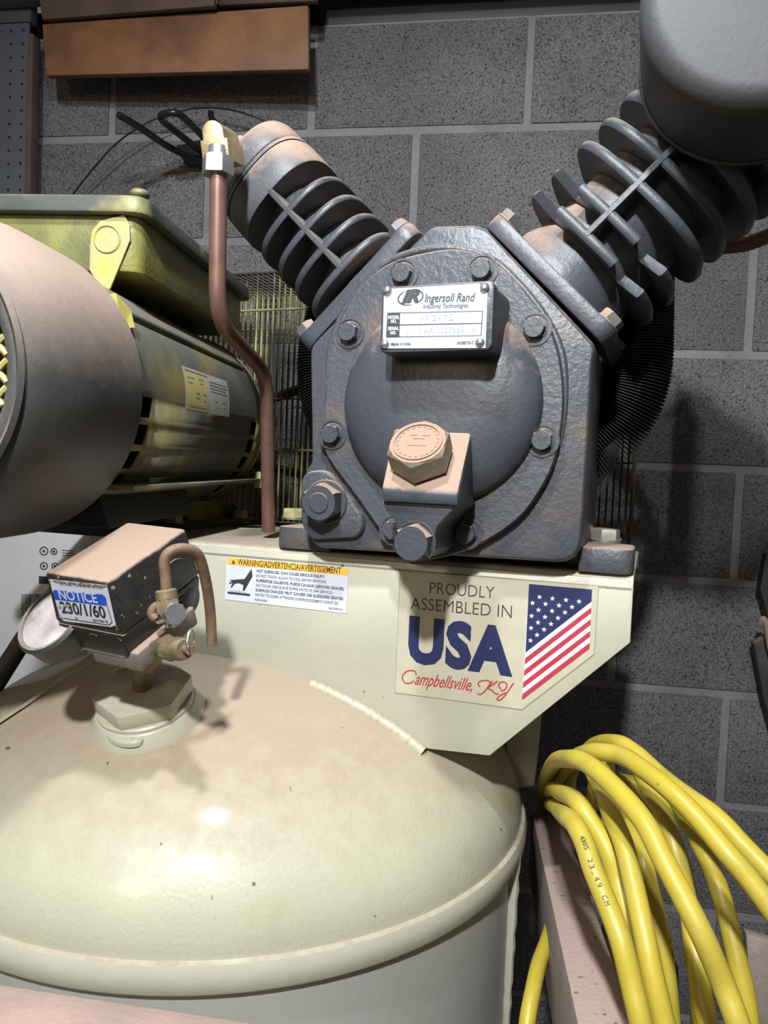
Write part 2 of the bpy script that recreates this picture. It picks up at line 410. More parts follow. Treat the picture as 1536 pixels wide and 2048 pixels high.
for i in range(N_):
    hexa(b, [e0[i], e0[i+1], e1[i+1], e1[i], e0[i]-Vector((0, 0, .004)), e0[i+1]-Vector((0, 0, .004)), e1[i+1]-Vector((0, 0, .004)), e1[i]-Vector((0, 0, .004))])
part('saddle_plate', b, cream_tank, beam, smooth=30)
b = nb()
for i in range(N_):
    hexa(b, [e1[i], e1[i+1], e1[i+1]+Vector((0, .006, 0)), e1[i]+Vector((0, .006, 0)), e1[i]+Vector((0, 0, .038)), e1[i+1]+Vector((0, 0, .038)), e1[i+1]+Vector((0, .006, .038)), e1[i]+Vector((0, .006, .038))])
part('saddle_upright', b, cream, beam)
# hole in the top plate by the copper tube
b = nb(); hc = Mz(492, 1054, ZT+.0006); cyl(b, .030, -.0005, .0005, frame(hc, (0, 0, 1)), 32); part('hole_rim', b, yellow_p, beam)
b = nb(); cyl(b, .026, -.0004, .0009, frame(hc, (0, 0, 1)), 32); part('hole', b, black, beam)

# ---- stickers on the beam
SY = -.0006
def S(x, y, k=0): return My(x, y, SY-.0002*k)
UPM = Vector((0, 0, 1))
b = nb(); poly(b, [S(*p) for p in ((800, 1142), (1197, 1171), (1188, 1308), (1044, 1419), (790, 1385))])
st = part('origin_sticker', b, stick, label='cream sticker with navy lettering and a slanted flag', smooth=0)
b = nb()
for p, q in zip(((800, 1142), (1197, 1171), (1188, 1308), (1044, 1419), (790, 1385)), ((1197, 1171), (1188, 1308), (1044, 1419), (790, 1385), (800, 1142))):
    a_, c_ = S(*p, 1), S(*q, 1); d = (c_-a_).normalized(); w = Vector((d.z, 0, -d.x))*.0003
    poly(b, [a_-w, c_-w, c_+w, a_+w])
part('sticker_edge', b, mat('edge_dirt', (.30, .26, .16), .7), st, smooth=0)
def cap(px, y0, y1): return (S(px, y0)-S(px, y1)).length
b = nb()
put_text(b, 'PROUDLY', S(859, 1187, 2), S(988, 1197, 2), UPM, cap(920, 1167, 1191), bold=-.012)
put_text(b, 'ASSEMBLED IN', S(821, 1218, 2), S(1023, 1236, 2), UPM, cap(920, 1204, 1229), bold=-.012)
part('small_lettering', b, ink, st, smooth=0)
b = nb(); put_text(b, 'USA', S(815, 1318, 2), S(1025, 1347, 2), UPM, cap(920, 1247, 1332), bold=.055, spacing=1.1)
part('large_lettering', b, navy, st, smooth=0)
b = nb()
put_text(b, 'ampbellsville,', S(829, 1368.5, 2), S(944, 1382, 2), UPM, cap(870, 1347, 1372), bold=.006, shear=.55)
def stroke(b, pp, w=.00035, k=2):
    Q = smoothpath([S(x, y, k) for x, y in pp], 6)
    for i in range(len(Q)-1):
        d = (Q[i+1]-Q[i]).normalized(); n_ = Vector((d.z, 0, -d.x))*w
        poly(b, [Q[i]-n_, Q[i+1]-n_, Q[i+1]+n_, Q[i]+n_])
for pp in ([(832, 1350), (830, 1343), (818, 1341), (807, 1348), (805, 1358), (811, 1366), (821, 1366), (828, 1361)],
           [(985, 1362), (976, 1374), (966, 1386), (959, 1389), (955, 1386)], [(960, 1374), (956, 1368), (962, 1362), (974, 1361), (981, 1365), (978, 1370)],
           [(995, 1362), (986, 1369), (975, 1376), (983, 1380), (990, 1387), (997, 1388)], [(1001, 1378), (997, 1370), (1003, 1364), (1012, 1366), (1013, 1374), (1007, 1381), (1001, 1380)],
           [(1027, 1366), (1019, 1378), (1009, 1392), (1000, 1400), (994, 1399), (999, 1392), (1012, 1385)]):
    stroke(b, pp, .00060)
part('script_lettering', b, red_i, st, smooth=0)
b = nb()
# flag: field, white, red stripes
fl = [(1058, 1168), (1184, 1179), (1179, 1297), (1044, 1400)]
poly(b, [S(*p, 1) for p in fl]); part('flag_ground', b, white_i, st, smooth=0)
b = nb(); poly(b, [S(*p, 2) for p in ((1058, 1168), (1184, 1179), (1183, 1203), (1051, 1305))]); part('flag_field', b, navy, st, smooth=0)
LE = lambda t: (1051+(1044-1051)*t, 1305+(1400-1305)*t)
RE = lambda t: (1183+(1179-1183)*t, 1203+(1297-1203)*t)
first_s = None
for i in range(4):
    t0 = (2*i+1)/8.0; t1 = (2*i+2)/8.0
    b = nb(); poly(b, [S(*LE(t0), 2), S(*RE(t0), 2), S(*RE(t1), 2), S(*LE(t1), 2)]); part('stripe', b, red_i, st, smooth=0)
stars = [(1079, 1194), (1105, 1197), (1132, 1200), (1158, 1203), (1065, 1206), (1091, 1208), (1118, 1211), (1144, 1214), (1077, 1220), (1104, 1222), (1130, 1225), (1063, 1232), (1090, 1234), (1116, 1236), (1076, 1245), (1102, 1248), (1062, 1256), (1088, 1259), (1074, 1270), (1061, 1281)]
for x, y in stars:
    b = nb(); c_ = S(x, y, 3); R_ = .0026
    pp = [c_+Vector((sin(pi/5*i)*(R_ if i % 2 == 0 else R_*.42), 0, cos(pi/5*i)*(R_ if i % 2 == 0 else R_*.42))) for i in range(10)]
    for i in range(10): poly(b, [c_, pp[i], pp[(i+1) % 10]])
    part('star', b, white_i, st, smooth=0)
# warning sticker
b = nb(); poly(b, [S(*p) for p in ((454, 1114), (697, 1135), (692, 1227), (450, 1199))])
ws = part('warning_sticker', b, white_i, label='white warning sticker with amber heading and hand pictogram', smooth=0)
b = nb(); poly(b, [S(*p, 1) for p in ((455, 1115), (696.5, 1136), (696, 1151), (455, 1129))]); part('banner', b, amber, ws, smooth=0)
b = nb(); put_text(b, 'WARNING/ADVERTENCIA/AVERTISSEMENT', S(475, 1129.5, 2), S(682, 1147.5, 2), UPM, cap(570, 1120, 1132.5), bold=.02)
poly(b, [S(463, 1127.5, 2), S(471, 1128.2, 2), S(467, 1118.5, 2)])
part('heading_lettering', b, mat('brown_ink', (.10, .06, .01), .6), ws, smooth=0)
b = nb()
lines = [('HOT SURFACES. CAN CAUSE SERIOUS INJURY.', 513, 1144, 650, 1156, 1), ('DO NOT TOUCH. ALLOW TO COOL BEFORE SERVICING.', 512, 1153.5, 653, 1166.5, 0),
         ('SUPERFICIE CALIENTE. PUEDE CAUSAR LESIONES GRAVES.', 512, 1163, 688, 1180.5, 1), ('NO TOCAR. DEJE QUE SE ENFRIE ANTES DE DAR SERVICIO.', 512, 1172.5, 666, 1188, 0),
         ('SURFACE CHAUDE. PEUT CAUSER DES BLESSURES GRAVES.', 511, 1182, 687, 1200, 1), ('NE PAS TOUCHER. ATTENDRE LE REFROIDISSEMENT AVANT DE', 511, 1191.5, 676, 1209.5, 0), ('REPARER.', 510, 1201, 535, 1204, 0), ('56276902-01', 657, 1218, 685, 1221, 0)]
for t, x0, y0, x1, y1, bo in lines:
    put_text(b, t, S(x0, y0, 2), S(x1, y1, 2), UPM, .0029 if len(t) > 12 else .0022, bold=.03 if bo else .008)
part('body_lettering', b, mat('grey_print', (.11, .11, .13), .6), ws, smooth=0)
b = nb()
poly(b, [S(x, y, 2) for x, y in ((503, 1138), (505, 1152), (489, 1181), (485, 1181), (487, 1170), (478, 1166), (470, 1167), (463, 1175), (461, 1174), (466, 1165), (459, 1168), (458, 1166), (466, 1161), (460, 1162), (460, 1160), (489, 1158))])
poly(b, [S(x, y, 2) for x, y in ((455, 1183), (500, 1188), (500, 1192), (455, 1187))])
part('hand_pictogram', b, ink, ws, smooth=0)
b = nb()
for i in range(8):
    x = 462+i*4.3; y = 1184+i*.5; poly(b, [S(x-2.4, y, 2), S(x+2.4, y+.3, 2), S(x+rnd.uniform(-.6, .6), y-(7 if i in (3, 4) else 4.5)-rnd.uniform(0, 3), 2)])
part('heat_pictogram', b, greyink, ws, smooth=0)

# ================================================================== CRANKCASE
YF = -.026
def px2(pts, y): return [(q.x, q.z) for q in (My(a_, c_, y) for a_, c_ in pts)]
def rounded(pts, r, seg=4):
    out = []; n = len(pts)
    rs = r if isinstance(r, (list, tuple)) else [r]*n
    for i in range(n):
        p = Vector(pts[i]); a_ = Vector(pts[i-1])-p; c_ = Vector(pts[(i+1) % n])-p; k = min(rs[i], a_.length*.45, c_.length*.45)
        if k <= 0: out.append(tuple(p)); continue
        s = p+a_.normalized()*k; e = p+c_.normalized()*k
        for j in range(seg+1):
            t = j/seg; q = (1-t)**2*s+2*t*(1-t)*p+t*t*e; out.append((q.x, q.y))
    return out
body_px = [(862, 450), (948, 447), (975, 456), (1193, 692), (1186, 724), (1176, 900), (1160, 1128), (628, 1096), (606, 1050), (608, 944), (622, 925), (618, 690)]
ob = rounded(px2(body_px, YF), [.006, .004, .01, .01, .01, 0, .022, .010, .01, .012, .012, .01])
ob = [(x, max(z, ZT+.004)) for x, z in ob]
b = nb(); prism(b, ob, YF, .135, cen=(.2165, .07), s0=.985, mid=[(YF+.006, 1.0)])
case = part('crankcase', b, cast, bevel=.0015, bang=35, smooth=45)
# raised web behind the drain plug, lower left
b = nb(); prism(b, rounded(px2([(608, 944), (660, 938), (700, 985), (735, 1040), (725, 1075), (628, 1080), (607, 1050)], YF), .012), YF-.007, YF+.02, s0=.96, cen=(.10, -.03), mid=[(YF-.002, 1.0)])
part('plug_boss', b, cast, case, bevel=.001)
fb = My(653, 1004, YF-.007); F_ = frame(fb, (0.05, -1, -.02), (1, .0, .25))
b = nb(); cyl(b, .0225, -.004, .0035, F_, 32, ch=.001); part('plug_seat', b, cast_s, case)
b = nb(); hexhead(b, F_, .0195, .018, .003, flange=0, rot=.3); cyl(b, .010, .02, .0225, F_, 24, ch=.0006)
part('drain_plug', b, cast_s, case, label='large dark hexagonal plug low on the left')
# cover plate
cov_px = [(832, 508), (900, 497), (965, 510), (1020, 550), (1065, 600), (1100, 655), (1120, 720), (1127, 790), (1122, 860), (1106, 930), (1078, 985), (1040, 1035), (985, 1075), (925, 1104), (872, 1118), (830, 1122), (800, 1115), (770, 1076), (712, 993), (655, 915), (649, 880), (650, 790), (655, 725), (668, 665), (700, 600), (740, 552), (785, 522)]
oc = px2(cov_px, YF-.012)
sm = smoothpath([Vector((x, z, 0)) for x, z in oc]+[Vector((oc[0][0], oc[0][1], 0))], 3)[:-1]
oc2 = [(p.x, p.y) for p in sm]
b = nb(); prism(b, oc2, YF-.012, YF+.001, s0=.988, mid=[(YF-.0095, 1.0)], cen=(.2165, .06))
cover = part('crankcase_cover', b, cast, smooth=40, label='rounded dark cover plate with a domed middle')
# raised dusty lip behind the cover top (edge line)
b = nb()
lip_px = [(650, 800), (655, 745), (662, 690), (690, 620), (735, 560), (795, 515), (885, 497), (975, 515), (1040, 570), (1090, 635), (1122, 705), (1130, 790), (1124, 870), (1106, 935)]
tube(b, smoothpath([My(x, y, YF-.0005) for x, y in lip_px], 5), .0035, 8, rf=lambda t: .0004+.0034*min(1, 5*t, 5*(1-t))); part('gasket_lip', b, cast, cover, smooth=60)
# domed bulge
cb = My(880, 806, YF-.012); F_ = frame(cb, (0, -1, 0), (1, 0, 0))
b = nb(); pr_ = []
RB = .0955
for i in range(15):
    a = pi/2*i/14; pr_.append((RB*(1-.62*(1-cos(a))) if i < 0 else RB*cos(a)**.62 if i < 14 else 0, .030*sin(a)))
lathe(b, pr_+[], F_, 72); part('cover_dome', b, cast_s, cover, smooth=60)
YD = YF-.048       # front of the dome
def bolt(x, y, r=.0098, h=.008, yp=None, rot=0, ring=True):
    yp = YF-.012 if yp is None else yp
    c = My(x, y, yp); F = frame(c, (0, -1, 0), (1, 0, .1))
    if ring:
        b = nb(); lathe(b, [(.0152, -.001), (.0152, .0012), (.0128, .0012), (.0128, .0003), (0, .0003)], F, 32); part('bolt_seat', b, cast_s, cover)
    b = nb(); hexhead(b, F, r, h, 0, flange=r*1.12, rot=rot)
    for k in range(3):
        a = 2*pi/3*k+.5; c0 = F @ Vector((.0015*cos(a), .0015*sin(a), h)); c1 = F @ Vector((r*.68*cos(a), r*.68*sin(a), h)); tube(b, [c0, c1], .0004, 4)
    return part('cover_bolt', b, cast_s, cover)
for i, (x, y) in enumerate([(806, 549), (964, 541), (700, 666), (1070, 658), (665, 869), (1085, 881), (789, 1060), (933, 1067)]):
    bolt(x, y, rot=i*.7)
# name plate pad and plate
YP = -.100
pad = rounded(px2([(764, 574), (990, 560), (984, 700), (758, 706)], YP), .006)
b = nb(); prism(b, pad, YP, YF-.014, s1=1.03, s0=.985, mid=[(YP+.003, 1.0), (YP+.016, 1.0), (YP+.018, .985)]); part('name_pad', b, cast_s, cover, bevel=.0008)
def Q(x, y, k=0): return My(x, y, YP-.0008-.0002*k)
pl = [Q(*p) for p in ((768, 578), (958, 567), (975, 583), (971, 696), (765, 697))]
b = nb(); prism(b, [(p.x, p.z) for p in pl], YP-.0008, YP+.0003)
npl = part('name_plate', b, plate, label='silver name plate with dark logo and two boxes', smooth=0)
b = nb()
for x, y in ((775, 582), (969, 576), (770, 688), (960, 685)):
    bb_ = nb(); c = My(x, y, YP-.001); lathe(bb_, [(.0041*cos(pi/2*i/6), .0034*sin(pi/2*i/6)) for i in range(6)]+[(0, .0034)], frame(c, (0, -1, 0)), 18)
    part('rivet', bb_, alloy, npl, smooth=60)
b.free()
b = nb()
put_text(b, 'IR', Q(803, 605, 2), Q(839, 602, 2), UPM, .0098, bold=.06, shear=.35)
put_text(b, 'Ingersoll Rand', Q(849, 604, 2), Q(950, 602, 2), UPM, .0070, bold=.008, shear=.25)
put_text(b, 'Industrial Technologies', Q(846, 617, 2), Q(936, 614.5, 2), UPM, .0038, bold=-.002, shear=.25)
put_text(b, 'Made in India', Q(782, 691, 2), Q(821, 690, 2), UPM, .0026, bold=.01)
put_text(b, '54388730-C', Q(914, 689, 2), Q(948, 688, 2), UPM, .0026, bold=.01)
def ring_arc(b, cx, cy, rx, ry, a0, a1, w0, w1, n=28, shear=-6):
    pr = []
    for i in range(n+1):
        a = a0+(a1-a0)*i/n; t = i/n; w = w0+(w1-w0)*sin(pi*t)
        pr.append((Q(cx+(rx+w)*cos(a)-shear*sin(a), cy-(ry+w)*sin(a), 2), Q(cx+(rx-w)*cos(a)-shear*sin(a), cy-(ry-w)*sin(a), 2)))
    for i in range(n): poly(b, [pr[i][0], pr[i+1][0], pr[i+1][1], pr[i][1]])
ring_arc(b, 821, 594.5, 24, 15.5, radians(-60), radians(115), .15, 1.3)
ring_arc(b, 821, 594.5, 24, 15.5, radians(120), radians(295), .15, 1.3)
def qline(b, p, q, w=.5):
    d = Vector((q[0]-p[0], q[1]-p[1])).normalized(); n_ = (-d.y*w, d.x*w)
    poly(b, [Q(p[0]-n_[0], p[1]-n_[1], 2), Q(q[0]-n_[0], q[1]-n_[1], 2), Q(q[0]+n_[0], q[1]+n_[1], 2), Q(p[0]+n_[0], p[1]+n_[1], 2)])
tl, tr_, br_, bl_ = (775, 626), (965, 622), (962, 671), (772, 674)
qline(b, tl, tr_); qline(b, tr_, br_, .8); qline(b, br_, bl_); qline(b, (774, 650), (963, 646.5), .7)
poly(b, [Q(775, 626, 2), Q(800, 625.3, 2), Q(798.5, 673.3, 2), Q(772, 674, 2)])
part('plate_lettering', b, ink, npl, smooth=0)
b = nb()
for t, y in (('MODEL', 638), ('NO.', 646), ('SERIAL', 660.5), ('NO.', 669)):
    w = 11 if len(t) > 3 else 5.5; cx = 787.5-(y-638)*.04
    put_text(b, t, Q(cx-w, y-.3, 3), Q(cx+w, y-.6, 3), UPM, .0028, bold=.03)
part('white_lettering', b, white_i, npl, smooth=0)
b = nb()
put_text(b, 'VF 2475', Q(835, 643, 2), Q(905, 640, 2), UPM, .0050, bold=-.012)
put_text(b, 'NAR 10276691 K', Q(836, 667, 2), Q(952, 664, 2), UPM, .0050, bold=-.010)
part('stamped_lettering', b, mat('faint_stamp', (.36, .38, .43), .5), npl, smooth=0)

# filler boss: sloping block on the dome with a nose that reaches down to the beam
Lf = [(762, 977), (916, 986), (943, 864), (790, 854)]   # sloping top face: front-left, front-right, back-right, back-left
ytf, ytb = -.115, -.066
p = [My(762, 977, ytf), My(916, 986, ytf), My(943, 864, ytb), My(788, 854, ytb)]
b = nb()
dn = Vector((0, 0, -.028)); back = Vector((0, .055, -.0))
bot = [My(764, 1003, ytf+.002), My(916, 1012, ytf+.002), My(916, 1012, ytf)+Vector((0, .06, 0)), My(764, 1003, ytf)+Vector((0, .06, 0))]
hexa(b, [bot[0], bot[1], bot[2], bot[3], p[0], p[1], p[2], p[3]])
part('filler_boss', b, mat('dusty_boss_paint', (.052, .057, .070), .45, dust=(DUST, .12, .55, .95), var=.15, vscale=20, bump=.0003, bscale=200), cover, bevel=.003, seg=2)
nose_px = [(764, 1000), (916, 1009), (893, 1034), (876, 1052), (868, 1075), (868, 1100), (852, 1117), (826, 1124), (802, 1112), (795, 1090), (793, 1060), (786, 1036), (770, 1020)]
b = nb(); prism(b, px2(nose_px, -.107), -.107, YF-.004, s0=.97, mid=[(-.104, 1.0)]); part('boss_nose', b, cast_s, cover, bevel=.001, smooth=40)
e_up = (p[3]-p[0]).normalized(); e_rt = (p[1]-p[0]).normalized(); nn = e_rt.cross(e_up).normalized()
if nn.z < 0: nn = -nn
cc = plane_hit(846, 925, p[0], nn)
F_ = frame(cc, nn, e_rt)
b = nb(); cyl(b, .021, 0, .006, F_, 32); part('cap_neck', b, cast_s, cover)
b = nb(); hexhead(b, F_, .0280, .0215, .004, rot=pi/6)
lathe(b, [(.0195, .0260), (.0195, .0268), (.0205, .0272), (.0215, .0268), (.0215, .0260)], F_, 40)
for k in range(22):
    a = 2*pi*k/22; box(b, (-.0006, -.0011, .0252), (.0006, .0011, .0262), F_ @ Matrix.Rotation(a, 4, 'Z') @ Matrix.Translation((.0175, 0, 0)))
for x0, x1, y in ((-.008, .008, -.004), (-.005, .005, .004), (-.009, -.002, .008), (.002, .009, .008)): box(b, (x0, y-.0008, .0252), (x1, y+.0008, .0261), F_)
part('filler_cap', b, capm, cover, label='large dusty tan hexagonal oil filler cap', smooth=30)
c = My(830, 1085, -.107); F_ = frame(c, (0, -1, 0), (1, 0, .15))
b = nb(); lathe(b, [(.0185, -.001), (.0185, .001), (.0172, .001), (.0172, -.0005)], F_, 32); part('nose_seat', b, cast_s, cover)
b = nb(); hexhead(b, F_, .0168, .012, 0, rot=.25); part('nose_bolt', b, cast_s, cover, label='big dark hexagonal bolt under the filler cap')

# feet and foot bolts
def foot(name, px, zt, depth, back):
    pass
zfT = ZT+.024
for (xa, xb, y0, y1, bx, by) in ((.352, .401, -.001, .075, 1211, 1076), (.036, .10, -.001, .075, 588, 1032)):
    b = nb(); sgn = 1 if xa > .2 else -1
    pts = [(xa, y0), (xb, y0), (xb, y1), (xa, y1)]
    rr_ = rounded(pts, [.0, .012, .02, .0] if sgn > 0 else [.012, 0, 0, .02])
    prism(b, rr_, ZT+.0005, zfT-(0 if sgn > 0 else .0), I4)
    part('mounting_foot', b, cast, case, bevel=.002)
    c = Mz(bx, by, zfT+.004); F_ = frame(Vector((c.x, c.y, zfT)), (0, 0, 1))
    b = nb(); cyl(b, .0155, 0, .003, F_, 24, ch=.0006); part('washer', b, alloy, case)
    b = nb(); hexhead(b, F_, .0145, .0105, .003, rot=.1+sgn*.2); part('foot_bolt', b, steel if sgn > 0 else bolt_y, case)
# far right foot with its bolt
b = nb(); prism(b, rounded([(.34, .12), (.385, .12), (.385, .17), (.34, .17)], .01), ZT+.0005, zfT, I4); part('mounting_foot', b, cast, case, bevel=.002)
b = nb(); hexhead(b, frame((.365, .145, zfT), (0, 0, 1)), .0125, .011, 0, flange=.014); part('foot_bolt', b, steel, case)

# ================================================================== CYLINDERS
CC = Vector((.2205, .045, .095))
q_ = sqrt(.5)
def outline_disc(R, notch=None, e=2.9, n=72, cut=.0):
    """outline in local (u,v): u sideways, v towards the front (+); notch = list of angles (deg) where the disc is cut in"""
    pts = []
    for i in range(n):
        a = 2*pi*i/n; c, s = cos(a), sin(a)
        r = R/((abs(c)**e+abs(s)**e)**(1/e))
        if notch:
            for na in notch:
                d = (math.degrees(a)-na+180) % 360-180
                if abs(d) < 9: r = R*cut
        pts.append((r*c, r*s))
    return pts
def cylinder_unit(side, sF, nodes, R, core, fin_t, head_s, label, notches):
    ax = Vector((side*q_, 0, q_))
    F = frame(CC, ax, Vector((q_, 0, -side*q_)))           # local x = sideways in the plane, local y = back or front
    yf = 1 if (F.to_3x3() @ Vector((0, 1, 0))).y < 0 else -1
    b = nb(); lathe(b, [((core+.010 if side > 0 else .052), sF), ((core+.008 if side > 0 else .048), sF+.012), (core, nodes[0]-.006), (core, head_s)], F, 56)
    cylo = part('pump_cylinder', b, cast_s, label=label, smooth=50)
    # square flange bolted on the crankcase
    hw, hd = .080, .073
    fl_ = rounded([(-hw, -hd), (hw, -hd), (hw, hd), (-hw, hd)], .016, 5)
    b = nb(); prism(b, fl_, sF-.016, sF, F); part('cylinder_flange', b, cast_s, cylo, bevel=.0015)
    for ux in (-1, 1):
        for vy in (-1, 1):
            G = F @ Matrix.Translation((ux*(hw-.013), vy*(hd-.013), sF))
            b = nb(); hexhead(b, G, .0115, .0095, 0, flange=.0125, rot=.3*ux); part('flange_bolt', b, mat('dusty_bolt', (.09, .085, .08), .5, dust=(DUST, .1, .8, 1.0)), cylo)
    for i, s in enumerate(nodes):
        nt_ = notches.get(i)
        pts = outline_disc(R, nt_, cut=(core+.004)/R)
        b = nb(); t = fin_t
        prism(b, [(x, y*yf) for x, y in pts], s-t*.5, s+t*.5, F, s0=.982, s1=.982, mid=[(s-t*.28, 1.0), (s+t*.28, 1.0)], cen=(0, 0))
        part('cooling_fin', b, fin_m, cylo, bevel=0, smooth=50)
    # ribs joining the fins, front and back and the two sides
    for ang in (90, 270):
        G = F @ Matrix.Rotation(radians(ang)*yf, 4, 'Z')
        b = nb(); s0, s1 = nodes[0], (.284 if side < 0 else .288)
        prism(b, rounded([(core-.004, -.0040), (R-.002, -.0036), (R+.0004, -.002), (R+.0004, .002), (R-.002, .0036), (core-.004, .0040)], 0), s0, s1, G)
        part('rib', b, fin_m, cylo, bevel=0)
        for s in nodes:      # webbed node where rib and fin cross
            b = nb(); lathe(b, [(.0085, -.0), (.0045, .010), (.0028, .02)], G @ Matrix.Translation((R-.003, 0, s)) @ Matrix.Rotation(0, 4, 'Z'), 10) if False else None
            if b: b.free()
    return F, cylo, yf
nodesL = [.1635, .193, .222, .251]; nodesR = [.178, .2035, .236, .262]
FL, cylL, yL = cylinder_unit(-1, .139, nodesL, .0600, .034, .0074, .300, 'smaller finned cylinder leaning left', {})
FR, cylR, yR = cylinder_unit(1, .141, nodesR, .0800, .056, .0090, .300, 'larger finned cylinder leaning right', {0: (52, 128, 232, 308), 1: (52, 128, 232, 308)})
# left head: rounded block from node0 outward, two gasket lines, lobes on top
def head_disc(F, yf, R, s0, s1, e=2.6, r_in=.985): 
    pts = [(x, y*yf) for x, y in outline_disc(R, None, e)]
    b = nb(); prism(b, pts, s0, s1, F, s0=r_in, s1=.93, mid=[(s0+.002, 1.0), (s1-.006, 1.0), (s1-.002, .975)], cen=(0, 0)); return b
head_m = mat('dusty_head_paint', (.075, .075, .082), .5, dust=(DUST, .05, .60, .95), var=.15, vscale=25, bump=.0004, bscale=250, fine=.08)
hd = part('cylinder_head', head_disc(FL, yL, .0605, .281, .318), head_m, label='dusty capped head of the left cylinder', smooth=45)
part('valve_plate', head_disc(FL, yL, .0600, .3185, .3225), head_m, hd, smooth=45)
part('head_cover', head_disc(FL, yL, .0590, .323, .352), head_m, hd, smooth=45)
for (u, v) in ((.028, 0), (-.030, .012), (0, -.03), (.0, .035)):
    b = nb(); cyl(b, .018, .345, .372, FL @ Matrix.Translation((u, v, 0)), 24, ch=.005); part('head_lobe', b, head_m, hd, smooth=50)
hdR = part('cylinder_head', head_disc(FR, yR, .082, .285, .300), fin_m, label='dark wide head of the right cylinder', smooth=45)
part('head_fin', head_disc(FR, yR, .083, .314, .324), fin_m, hdR, smooth=45)
part('head_cover', head_disc(FR, yR, .078, .326, .40), cast_s, hdR, smooth=45)
b = nb(); lathe(b, [(.06, .29), (.06, .33)], FR, 48); part('head_core', b, fin_m, hdR, smooth=50)
b = nb(); cyl(b, .026, .318, .350, FR @ Matrix.Translation((-.066, -.0, 0)), 32, ch=.006)
cyl(b, .006, .344, .353, FR @ Matrix.Translation((-.07, .0, 0)), 12); part('head_lug', b, head_m, hdR, smooth=50)

# ---- air filter canister at top right, facing the viewer
fc = My(1512, 103, -.040)
F_ = frame(fc, (0, -1, 0), (1, 0, 0))
RFt = .088
pr_ = [(0, -.012), (RFt-.01, -.012), (RFt-.002, -.004), (RFt, .0), (RFt, .078)]
for i in range(1, 9):
    a = pi/2*i/8; pr_.append((RFt-.018*(1-cos(a)), .078+.018*sin(a)))
pr_ += [(.03, .0965), (0, .097)]
b = nb(); lathe(b, pr_, F_, 96); flt = part('air_filter', b, filt_m, label='round grey air filter canister, top right', smooth=40)
b = nb(); lathe(b, [(0, .0972), (.036, .0972), (.040, .0985), (.036, .100), (0, .1005)], F_ @ Matrix.Translation((.012, .028, 0)), 48); part('filter_disc', b, mat('pale_disc', (.08, .09, .11), .5), flt, smooth=50)
b = nb(); lathe(b, [(RFt+.0005, -.002), (RFt+.0022, 0), (RFt+.0005, .003)], F_, 96); part('filter_rim', b, filt_m, flt, smooth=50)
b = nb(); tube(b, [fc+Vector((0, .0, 0)), fc+Vector((-.0, .06, -.01)), FR @ Vector((0, 0, .36))], .035, 20); part('filter_neck', b, cast_s, flt, smooth=50)

# ---- brass elbow, nut, copper tube
ye = -.085
pA = My(432, 268, ye)
b = nb()
ax_b = (My(486, 312, -.005)-My(432, 285, ye)).normalized()
Fe = frame(My(430, 282, ye), -ax_b, (1, 0, .03))
el = [(-.0135, -.018), (.0135, -.018), (.0135, .001), (.0105, .001), (.0105, .007)] + [(.0105*cos(a), .007+.0105*sin(a)) for a in (radians(20), radians(45), radians(70), radians(90), radians(110), radians(135), radians(160))] + [(-.0105, .007), (-.0105, .001), (-.0135, .001)]
prism(b, el, -.045, .004, Fe)
elb = part('elbow_fitting', b, brass, bevel=.0008, label='brass elbow on the left cylinder head')
b = nb(); c = My(436, 334, ye+.004); hexhead(b, frame(c-Vector((0, 0, .008)), (0, 0, 1), (1, .3, 0)), .0155, .017, 0); cyl(b, .0105, .016, .026, frame(c-Vector((0, 0, .008)), (0, 0, 1)), 20)
part('tube_nut', b, alloy, elb)
pts = [My(437, 345, ye+.004), My(434, 640, ye+.012), My(533, 748, .07), My(537, 1062, .105)]
b = nb(); tube(b, roundpath(pts, .034, 10), .0084, 20); part('copper_tube', b, copper, smooth=60, label='brown copper tube bending down to the beam')
b = nb(); tube(b, smoothpath([My(1380, 500, .2), My(1462, 492, .2), My(1500, 486, .2), My(1560, 462, .2)], 6), .008, 14); part('rear_tube', b, copper, smooth=60)

# ---- finned intercooler tube behind the pump
def finned(path, R, r, pitch, name='intercooler_tube', label=None):
    b = nb(); tube(b, path, r, 12); o = part(name, b, black, label=label, smooth=60)
    L_ = [0]
    for a_, c_ in zip(path, path[1:]): L_.append(L_[-1]+(c_-a_).length)
    b = nb(); s = 0; i = 0
    while s < L_[-1]:
        while L_[i+1] < s: i += 1
        t = (s-L_[i])/(L_[i+1]-L_[i]); p_ = path[i].lerp(path[i+1], t); d = (path[i+1]-path[i]).normalized()
        G = frame(p_, d, (0, 1, 0)); lathe(b, [(r*.9, -.0004), (R, -.0004), (R, .0004), (r*.9, .0004)], G, 20); s += pitch
    f = part('tube_fins', b, mat('black_fins', (.008, .008, .009), .6), o, smooth=0); f['kind'] = 'stuff'
    return o
yi = .135
rt = smoothpath([My(x, y, yi) for x, y in ((1276, 560), (1275, 650), (1273, 730), (1258, 795), (1224, 852), (1180, 892), (1130, 920), (1080, 935))], 10)
finned(rt, .037, .012, .0030, label='black finned tube curving around behind the pump')
rt = smoothpath([My(x, y, yi) for x, y in ((710, 520), (675, 620), (656, 700), (655, 760), (668, 820), (690, 870))], 10)
finned(rt, .037, .012, .0030, label='black finned tube seen left of the crankcase')
